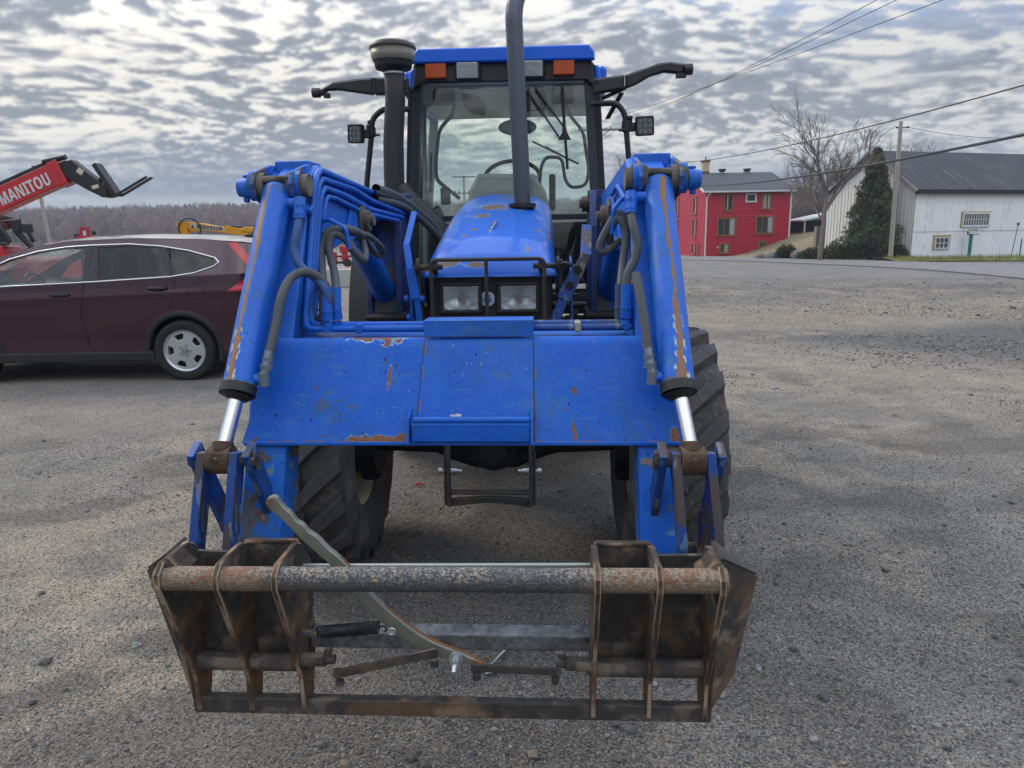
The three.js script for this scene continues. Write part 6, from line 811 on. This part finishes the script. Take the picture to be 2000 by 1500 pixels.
// ---- roadside poles, mailbox, posts
function pole(nm, x, z, top, lean, r, mat, label, cat) { const g = group(nm); g.position.set(x, gy(z) - 0.3, z); thing(g, label, cat); const h = top - gy(z) + 0.3; mesh('shaft', rod([0, 0, 0], [lean, h, 0], r, r * 0.72, 14), mat, g); return [g, h]; }
{
  const wood = std({ map: tex(256, 512, (u, v) => mix3([132, 128, 120], [168, 163, 153], fbm(u * 30, v * 4, 4, 961, 0))), roughness: 0.9 });
  const [p1, h1] = pole('utility_pole', 24.2, -46.2, 8.0, -0.12, 0.155, wood, 'weathered grey utility pole standing before the barn gable', 'utility pole'); mesh('insulator', [rod([-0.35, h1 - 0.35, 0], [0.35, h1 - 0.35, 0], 0.03), disc([-0.36, h1 - 0.33, 0], 'y', 0.05, 0.12, 10), disc([0.36, h1 - 0.33, 0], 'y', 0.05, 0.12, 10)], M.darkgrey, p1);
  const [p2, h2] = pole('utility_pole', 7.35, -60, 10.9, 0, 0.15, wood, 'utility pole with crossarm hidden mostly behind the tractor cab', 'utility pole'); mesh('crossarm', [box(0, h2 - 1.3, 0.15, 3.6, 0.14, 0.12), bar([0, h2 - 1.9, 0.15], [0.7, h2 - 1.35, 0.15], 0.05, 0.05), bar([0, h2 - 1.9, 0.15], [-0.7, h2 - 1.35, 0.15], 0.05, 0.05), ...[-1.7, -0.8, 0.8, 1.7].map((x) => disc([x, h2 - 1.12, 0.15], 'y', 0.05, 0.22, 10))], flat(0x6c6a68, 0.9), p2);
  const [p3, h3] = pole('utility_pole', -5.45, -90, 8.5, 0, 0.16, wood, 'far utility pole with two crossarms seen through the windscreen', 'utility pole'); mesh('crossarm', [box(0, h3 - 0.1, 0.15, 2.9, 0.14, 0.14), box(0, h3 - 2.0, 0.15, 2.4, 0.12, 0.14), ...[-1.1, -0.6, 0.6, 1.1].map((x) => disc([x, h3 - 1.95, 0.15], 'y', 0.09, 0.45, 8))], flat(0x595c60, 0.9), p3);
  const [p4, h4] = pole('utility_pole', -37.6, -60, 7.3, -0.4, 0.17, wood, 'leaning pale wooden pole behind the telehandler boom', 'utility pole'); mesh('cap_bracket', [box(-0.5, h4 + 0.1, 0, 0.3, 0.3, 0.1)], M.darkgrey, p4);
  const mb = group('mailbox'); mb.position.set(30.2, gy(-47.8) + 0.05, -47.8); thing(mb, 'white mailbox on a green post in front of the barn', 'mailbox'); mesh('post', box(0, 0.75, 0, 0.16, 1.5, 0.16), flat(0x1f7a6c, 0.7), mb); const mg = new THREE.CylinderGeometry(0.16, 0.16, 0.6, 18, 1, false, 0, Math.PI); mg.rotateZ(Math.PI / 2); mg.rotateX(-Math.PI / 2); mg.translate(0.1, 1.68, 0); mesh('box', [mg, box(0.1, 1.6, 0, 0.6, 0.17, 0.32)], flat(0xc9cccd, 0.5), mb); mesh('tray', box(0.1, 1.5, 0, 0.66, 0.04, 0.3), flat(0x3c2c2a, 0.8), mb);
  const st = group('marker_post'); st.position.set(32.3, gy(-46.6), -46.6); thing(st, 'thin leaning marker stake with a small square head by the barn', 'marker post'); mesh('stake', rod([-0.15, 0, 0], [0.05, 2.1, 0], 0.022), flat(0x3c4650, 0.7), st); mesh('head', box(0.06, 2.15, 0, 0.18, 0.18, 0.03), flat(0x566071, 0.6), st);
  const s2 = mesh('green_stake', [rod([0, 0, 0], [0.02, 1.25, 0], 0.045, 0.04, 10)], flat(0x2a8276, 0.7)); s2.position.set(32.55, gy(-46.6), -46.4); thing(s2, 'short green stake right of the mailbox', 'stake');
  const s3 = mesh('wooden_stake', [rod([0, 0, 0], [0.05, 1.1, 0], 0.09, 0.08, 8)], flat(0x5f5a50, 0.9)); s3.position.set(15.9, gy(-61.5), -61.5); thing(s3, 'short grey stake by the corner of the red house', 'stake');
  // wires
  const wire = (a, b, sag, r, label) => { const A = V(...a), B = V(...b), pp = []; for (let i = 0; i <= 30; i++) { const t = i / 30, p = A.clone().lerp(B, t); p.y -= sag * 4 * t * (1 - t); pp.push(p); } const m = mesh('overhead_wire', sweep(pp, r, 6), M.wire ??= flat(0x3a3c42, 0.8)); thing(m, label, 'wire', 'overhead wires'); };
  wire([10.1, 7.6, -18], [9.25, 10.2, -60], 0.3, 0.011, 'uppermost thin overhead wire running to the cab roof');
  wire([10.75, 7.6, -18], [8.65, 10.25, -60], 0.3, 0.011, 'second thin overhead wire just below the uppermost');
  wire([12.5, 7.6, -17.5], [7.05, 10.2, -60], 0.2, 0.011, 'third thin overhead wire reaching the right work light');
  wire([13.2, 4.05, -14], [14.2, 5.30, -61], 0.55, 0.042, 'thick black cable crossing in front of house and barn');
  wire([14.6, 5.55, -17], [13.8, 7.0, -60], 0.45, 0.022, 'twisted black cable above the red house chimney');
  wire([24.4, 7.7, -46.2], [44, 8.9, -62], 0.4, 0.014, 'thin wire leaving the grey pole to the right'); wire([23.75, 7.75, -46.2], [24.5, 5.2, -64], 0.3, 0.014, 'service wire dropping from the grey pole to the left');
  wire([8.15, 9.9, -60], [-5.4, 8.4, -90], 0.8, 0.014, 'far wire seen through the windscreen'); wire([9.25, 10.0, -60], [-4.3, 6.4, -90], 1.2, 0.014, 'lower far wire seen through the windscreen');
}
// ================================================================ trees
function branchTree(seed, H, spread, o = {}) {               // returns { trunk, crown } geometries; recursive limbs
  const r = rng(seed), trunk = [], crown = []; const maxD = o.depth ?? 5;
  const grow = (p, d, len, rad, depth) => {
    const pp = [p.clone()], n = depth < 2 ? 5 : 3; let q = p.clone(), dir = d.clone();
    for (let i = 0; i < n; i++) { dir.add(V((r() - 0.5) * 0.22, 0.05 + (r() - 0.4) * 0.12, (r() - 0.5) * 0.22)).normalize(); q = q.clone().addScaledVector(dir, len / n); pp.push(q); }
    (depth === 0 ? trunk : crown).push(sweep(pp, (t) => Math.max(0.011, rad * (1 - 0.45 * t)), depth < 2 ? 7 : depth < 4 ? 4 : 3));
    if (depth >= maxD) return; const kids = depth === 0 ? (o.limbs ?? 7) : 3 + (r() > 0.5 ? 1 : 0);
    for (let k = 0; k < kids; k++) { const t = depth === 0 ? 0.45 + 0.55 * (k + 0.5) / kids : 0.3 + 0.7 * (k + r() * 0.6) / kids, i = Math.min(n - 1, Math.floor(t * n)), s0 = pp[i].clone().lerp(pp[i + 1], t * n - i), az = r() * 6.28 + k * 2.4, tilt = (depth === 0 ? spread : 0.55) * (0.7 + 0.6 * r()); const u = dir.clone().cross(V(0.3, 0.1, 1)).normalize(), w = dir.clone().cross(u); const nd = dir.clone().multiplyScalar(Math.cos(tilt)).addScaledVector(u, Math.sin(tilt) * Math.cos(az)).addScaledVector(w, Math.sin(tilt) * Math.sin(az)).normalize(); grow(s0, nd, len * (depth === 0 ? 0.62 : 0.68) * (0.75 + 0.4 * r()), rad * (depth === 0 ? 0.45 : 0.55), depth + 1); }
  };
  grow(V(0, 0, 0), V((r() - 0.5) * 0.08, 1, 0), H * 0.52, H * (o.thick ?? 0.021), 0); return { trunk, crown };
}
const bark = std({ color: 0x6b6560, roughness: 0.95 }), bark2 = std({ color: 0x7a6f68, roughness: 0.95 });
function bareTree(x, z, H, seed, spread, label, o = {}) { const t = group('bare_tree'); t.position.set(x, (o.y ?? gy(z)) - 0.1, z); t.rotation.y = o.turn ?? 0; thing(t, label, 'tree', o.group); const g = branchTree(seed, H, spread, o); mesh('trunk', g.trunk, o.mat ?? bark, t); mesh('crown', g.crown, o.mat ?? bark, t); return t; }
bareTree(20.3, -47.6, 8.9, 11, 0.52, 'tall bare tree with a spreading crown left of the evergreen', { depth: 5, limbs: 8, thick: 0.019 });
bareTree(17.0, -95, 12.5, 23, 0.6, 'bare tree rising behind the red house chimney', { depth: 5, mat: bark2 });
bareTree(33.5, -72, 10.0, 31, 0.6, 'bare tree behind the barn roof, left of the pair', { depth: 5, mat: bark2 }); bareTree(38.2, -70, 9.8, 37, 0.55, 'bare tree behind the barn roof, right of the pair', { depth: 5, mat: bark2 });
bareTree(33, -88, 9.5, 41, 0.6, 'bare tree in the woods between house and shed', { depth: 5, mat: bark2 }); bareTree(29.5, -82, 8.2, 43, 0.7, 'low bare tree right behind the red house', { depth: 5, mat: bark2 }); bareTree(22, -92, 10, 47, 0.6, 'bare tree peeking above the middle of the house roof', { depth: 4, mat: bark2 });
// evergreen, shrubs: leaf sprays through the whole volume
function sprays(seed, n, place, size, tone) {
  const r = rng(seed), pos = [], col = [], a = V(), b = V(), c = V();
  for (let i = 0; i < n; i++) { const [p, d] = place(r), s = size * (0.6 + 0.9 * r()), t1 = V(r() - 0.5, r() - 0.5, r() - 0.5).normalize(), dir = V(...d).addScaledVector(t1, 0.7).normalize(), side = dir.clone().cross(t1).normalize(); const k = tone(r); for (let q = 0; q < 3; q++) { const f = (q - 1) * 0.5; a.set(...p).addScaledVector(side, f * s * 0.4); b.copy(a).addScaledVector(dir, s * (1 - 0.2 * Math.abs(f))).addScaledVector(side, f * s * 0.5); c.copy(a).addScaledVector(dir, s * 0.4).addScaledVector(side, s * 0.16).addScaledVector(t1, s * 0.08); pos.push(a.x, a.y, a.z, b.x, b.y, b.z, c.x, c.y, c.z); for (let m = 0; m < 3; m++) col.push(...k); } }
  const g = new THREE.BufferGeometry(); g.setAttribute('position', new THREE.Float32BufferAttribute(pos, 3)); g.setAttribute('color', new THREE.Float32BufferAttribute(col, 3)); g.computeVertexNormals(); return g;
}
const leafM = phys({ vertexColors: true, roughness: 0.9, side: THREE.DoubleSide });
const leafMesh = (nm, g, parent) => { const m = new THREE.Mesh(g, leafM); m.name = parent ? nm : numbered(nm); m.castShadow = m.receiveShadow = true; (parent ?? scene).add(m); return m; };
{
  const t = group('evergreen_tree'); t.position.set(24.0, gy(-49) - 0.1, -48.6); thing(t, 'dark green conical evergreen tree in front of the barn gable', 'tree'); mesh('trunk', rod([0, 0, 0], [0.1, 6.4, 0], 0.17, 0.03, 8), bark, t);
  const HT = 6.9; leafMesh('crown', sprays(5, 11500, (r) => { const y = Math.pow(r(), 1.25), az = r() * 6.28, lump = 0.2 + 1.45 * fbm(az * 2.6 + 3, y * 12, 4, 71), R = 1.95 * Math.pow(1 - y, 0.8) * lump * (0.55 + 0.45 * Math.min(1, y * 6)), q = R * Math.pow(r(), 0.42); return [[Math.cos(az) * q, 0.25 + y * HT, Math.sin(az) * q], [Math.cos(az), 0.55, Math.sin(az)]]; }, 0.24, (r) => { const k = 0.5 + 1.0 * r(); return [0.11 * k, 0.135 * k, 0.085 * k]; }), t);
}
function shrub(x, y, z, rx, ry, n, seed, label, tone, size = 0.12) { const s = group('shrub'); s.position.set(x, y, z); thing(s, label, 'shrub', 'shrubs by the bank'); mesh('stem', [rod([0, 0, 0], [0.1, ry * 0.8, 0], 0.03, 0.01, 6), rod([0, 0, 0], [-0.2, ry * 0.6, 0.1], 0.025, 0.01, 6)], bark, s); leafMesh('foliage', sprays(seed, n, (r) => { const az = r() * 6.28, v = Math.acos(r()), lump = 0.7 + 0.5 * fbm(az * 2, v * 3, 3, seed), q = Math.pow(r(), 0.4) * lump; return [[Math.cos(az) * Math.sin(v) * rx * q, Math.cos(v) * ry * q + 0.05, Math.sin(az) * Math.sin(v) * rx * q], [Math.cos(az), 0.8, Math.sin(az)]]; }, size, tone), s); }
const tg = (r) => { const k = 0.6 + 0.9 * r(); return [0.05 * k, 0.066 * k, 0.028 * k]; }, tg2 = (r) => { const k = 0.6 + 0.9 * r(); return [0.034 * k, 0.055 * k, 0.026 * k]; };
shrub(22.9, gy(-49) + 0.0, -49.0, 1.5, 0.95, 5000, 81, 'low olive shrub at the foot of the evergreen', tg); shrub(21.3, gy(-50), -50.6, 1.3, 0.75, 4200, 82, 'spreading shrub beside the bare tree trunk', tg); shrub(25.2, gy(-48), -47.7, 1.1, 0.9, 3600, 83, 'shrub between the grey pole and the barn corner', tg); shrub(20.2, gy(-53), -53.2, 0.9, 1.0, 3200, 84, 'rounded dark shrub on the bank among the boulders', tg2); shrub(24.0, gy(-53), -53.0, 1.1, 1.3, 3200, 85, 'dark shrub behind the bare tree trunk', tg2);
for (const [i, [x, z, s]] of [[19.4, -53.6, 0.55], [20.9, -52.3, 0.62], [21.9, -52.0, 0.5], [18.8, -54.3, 0.38], [22.9, -52.6, 0.6]].entries()) { const g = new THREE.IcosahedronGeometry(s, 3), p = g.attributes.position; for (let k = 0; k < p.count; k++) { const n = 0.75 + 0.5 * fbm(p.getX(k) * 2.2 + i * 9 + p.getZ(k), p.getY(k) * 2.2 + p.getZ(k), 3, 300 + i); p.setXYZ(k, p.getX(k) * n * 1.25, p.getY(k) * n * 0.8, p.getZ(k) * n); } g.computeVertexNormals(); const m = mesh('boulder', g, flat(0x6e6b67, 0.95, 0, { bumpMap: texFine, bumpScale: 0.03 })); m.position.set(x, gy(z) + s * 0.3, z); thing(m, ['boulder at the left end of the rock row', 'largest boulder in front of the bank', 'boulder between the shrubs', 'smallest boulder near the road', 'boulder right behind the bare tree'][i], 'boulder', 'boulders below the bank'); }
{ const cb = mesh('concrete_footing', box(25.0, 1.0, -57, 2.4, 1.6, 0.5, { r: 0.04 }), flat(0x77746f, 0.95)); thing(cb, 'grey concrete footing wall on the bank behind the bare tree', 'wall'); }
// ---- far wooded hills
const hillH = (x, z) => { const k = ss(-170, -470, z); return gy(-170) + k * (9.5 + 5 * fbm(x * 0.006 + 3, z * 0.003, 3, 401) + (x > 20 ? 4.5 * ss(20, 140, x) : 0)); };
{
  const g = gridSurf(90, 40, (u, v) => { const x = mix(-700, 600, u), z = mix(-170, -800, v); return [x, hillH(x, z) - 0.3, z]; }); if (g.attributes.normal.getY(50) < 0) { g.index.array.reverse(); g.computeVertexNormals(); } const hm = mesh('hill', g, flat(0x5d544c, 1), null, { k: 0.02 }); struct(hm, 'far wooded hill along the horizon');
  const r = rng(606), parts = [], kinds = []; for (let k = 0; k < 3; k++) { const gs = [rod([0, 0, 0], [0.1, 7, 0], 0.16, 0.03, 4)]; for (let i = 0; i < 30; i++) { const y = 2.2 + 5 * r(), a = r() * 6.28, l = (1.0 + 1.9 * r()) * (1.15 - y / 9); gs.push(rod([0, y, 0], [Math.cos(a) * l, y + l * (0.8 + 0.7 * r()), Math.sin(a) * l], 0.055, 0.02, 3, true)); for (let q = 0; q < 2; q++) { const t = 0.4 + 0.5 * r(), b = a + (r() - 0.5) * 1.6, l2 = l * 0.6, p0 = [Math.cos(a) * l * t, y + l * 1.1 * t, Math.sin(a) * l * t]; gs.push(rod(p0, [p0[0] + Math.cos(b) * l2, p0[1] + l2, p0[2] + Math.sin(b) * l2], 0.035, 0.015, 3, true)); } } kinds.push(join(gs)); }
  const cg = []; for (let k = 0; k < 7; k++) { const q = new THREE.ConeGeometry(1.9 * (1 - k / 8), 2.2, 9, 1, true); const p = q.attributes.position; for (let i = 0; i < p.count; i++) { const w = 0.75 + 0.5 * hash(i, k, 8); p.setX(i, p.getX(i) * w); p.setZ(i, p.getZ(i) * w); } q.translate(0, 2.0 + k * 1.15, 0); cg.push(q); } const con = join(cg);
  const root = group('far_woods'); stuff(root, 'bare brown woods covering the far hillside', 'woods'); const c = new THREE.Color(), mt = new THREE.Matrix4();
  const N = 5200; kinds.forEach((kg, k) => { const im = new THREE.InstancedMesh(kg, std({ color: 0xffffff, roughness: 1 }), N); im.name = 'bare_tree_mass'; for (let i = 0; i < N; i++) { let x, z; if (i < 0.12 * N) { z = -110 - 60 * r(); x = 30 + 75 * r(); } else { z = -200 - 330 * Math.pow(r(), 0.8); x = mix(-0.86, 0.62, r()) * -z; } const s = 0.75 + 0.6 * r(); mt.makeRotationY(r() * 6.28).scale(V(s, s * (0.85 + 0.3 * r()), s)).setPosition(x, (z > -170 ? gy(z) - 0.5 : hillH(x, z)) - 0.4, z); im.setMatrixAt(i, mt); const t = r(); c.setRGB(mix(0.17, 0.27, t), mix(0.135, 0.205, t), mix(0.125, 0.185, t)); im.setColorAt(i, c); } im.castShadow = im.receiveShadow = true; root.add(im); });
  const M2 = 520, ic = new THREE.InstancedMesh(con, std({ color: 0xffffff, roughness: 1, side: THREE.DoubleSide }), M2); ic.name = 'conifer_mass'; for (let i = 0; i < M2; i++) { const left = i < 400, z = -430 - 60 * r(), x = left ? mix(-0.60, -0.30, r()) * -z : mix(-0.7, 0.6, r()) * -z, s = 0.75 + 0.5 * r(); mt.makeRotationY(r() * 6.28).scale(V(s * 1.15, s * 0.95, s * 1.15)).setPosition(x, hillH(x, z) + 0.5, z); ic.setMatrixAt(i, mt); const t = 0.6 + 0.7 * r(); c.setRGB(0.035 * t, 0.055 * t, 0.04 * t); ic.setColorAt(i, c); } root.add(ic);
}
scene.fog = new THREE.FogExp2(0xb4bfd0, 0.0005);
renderer.render(scene, camera);
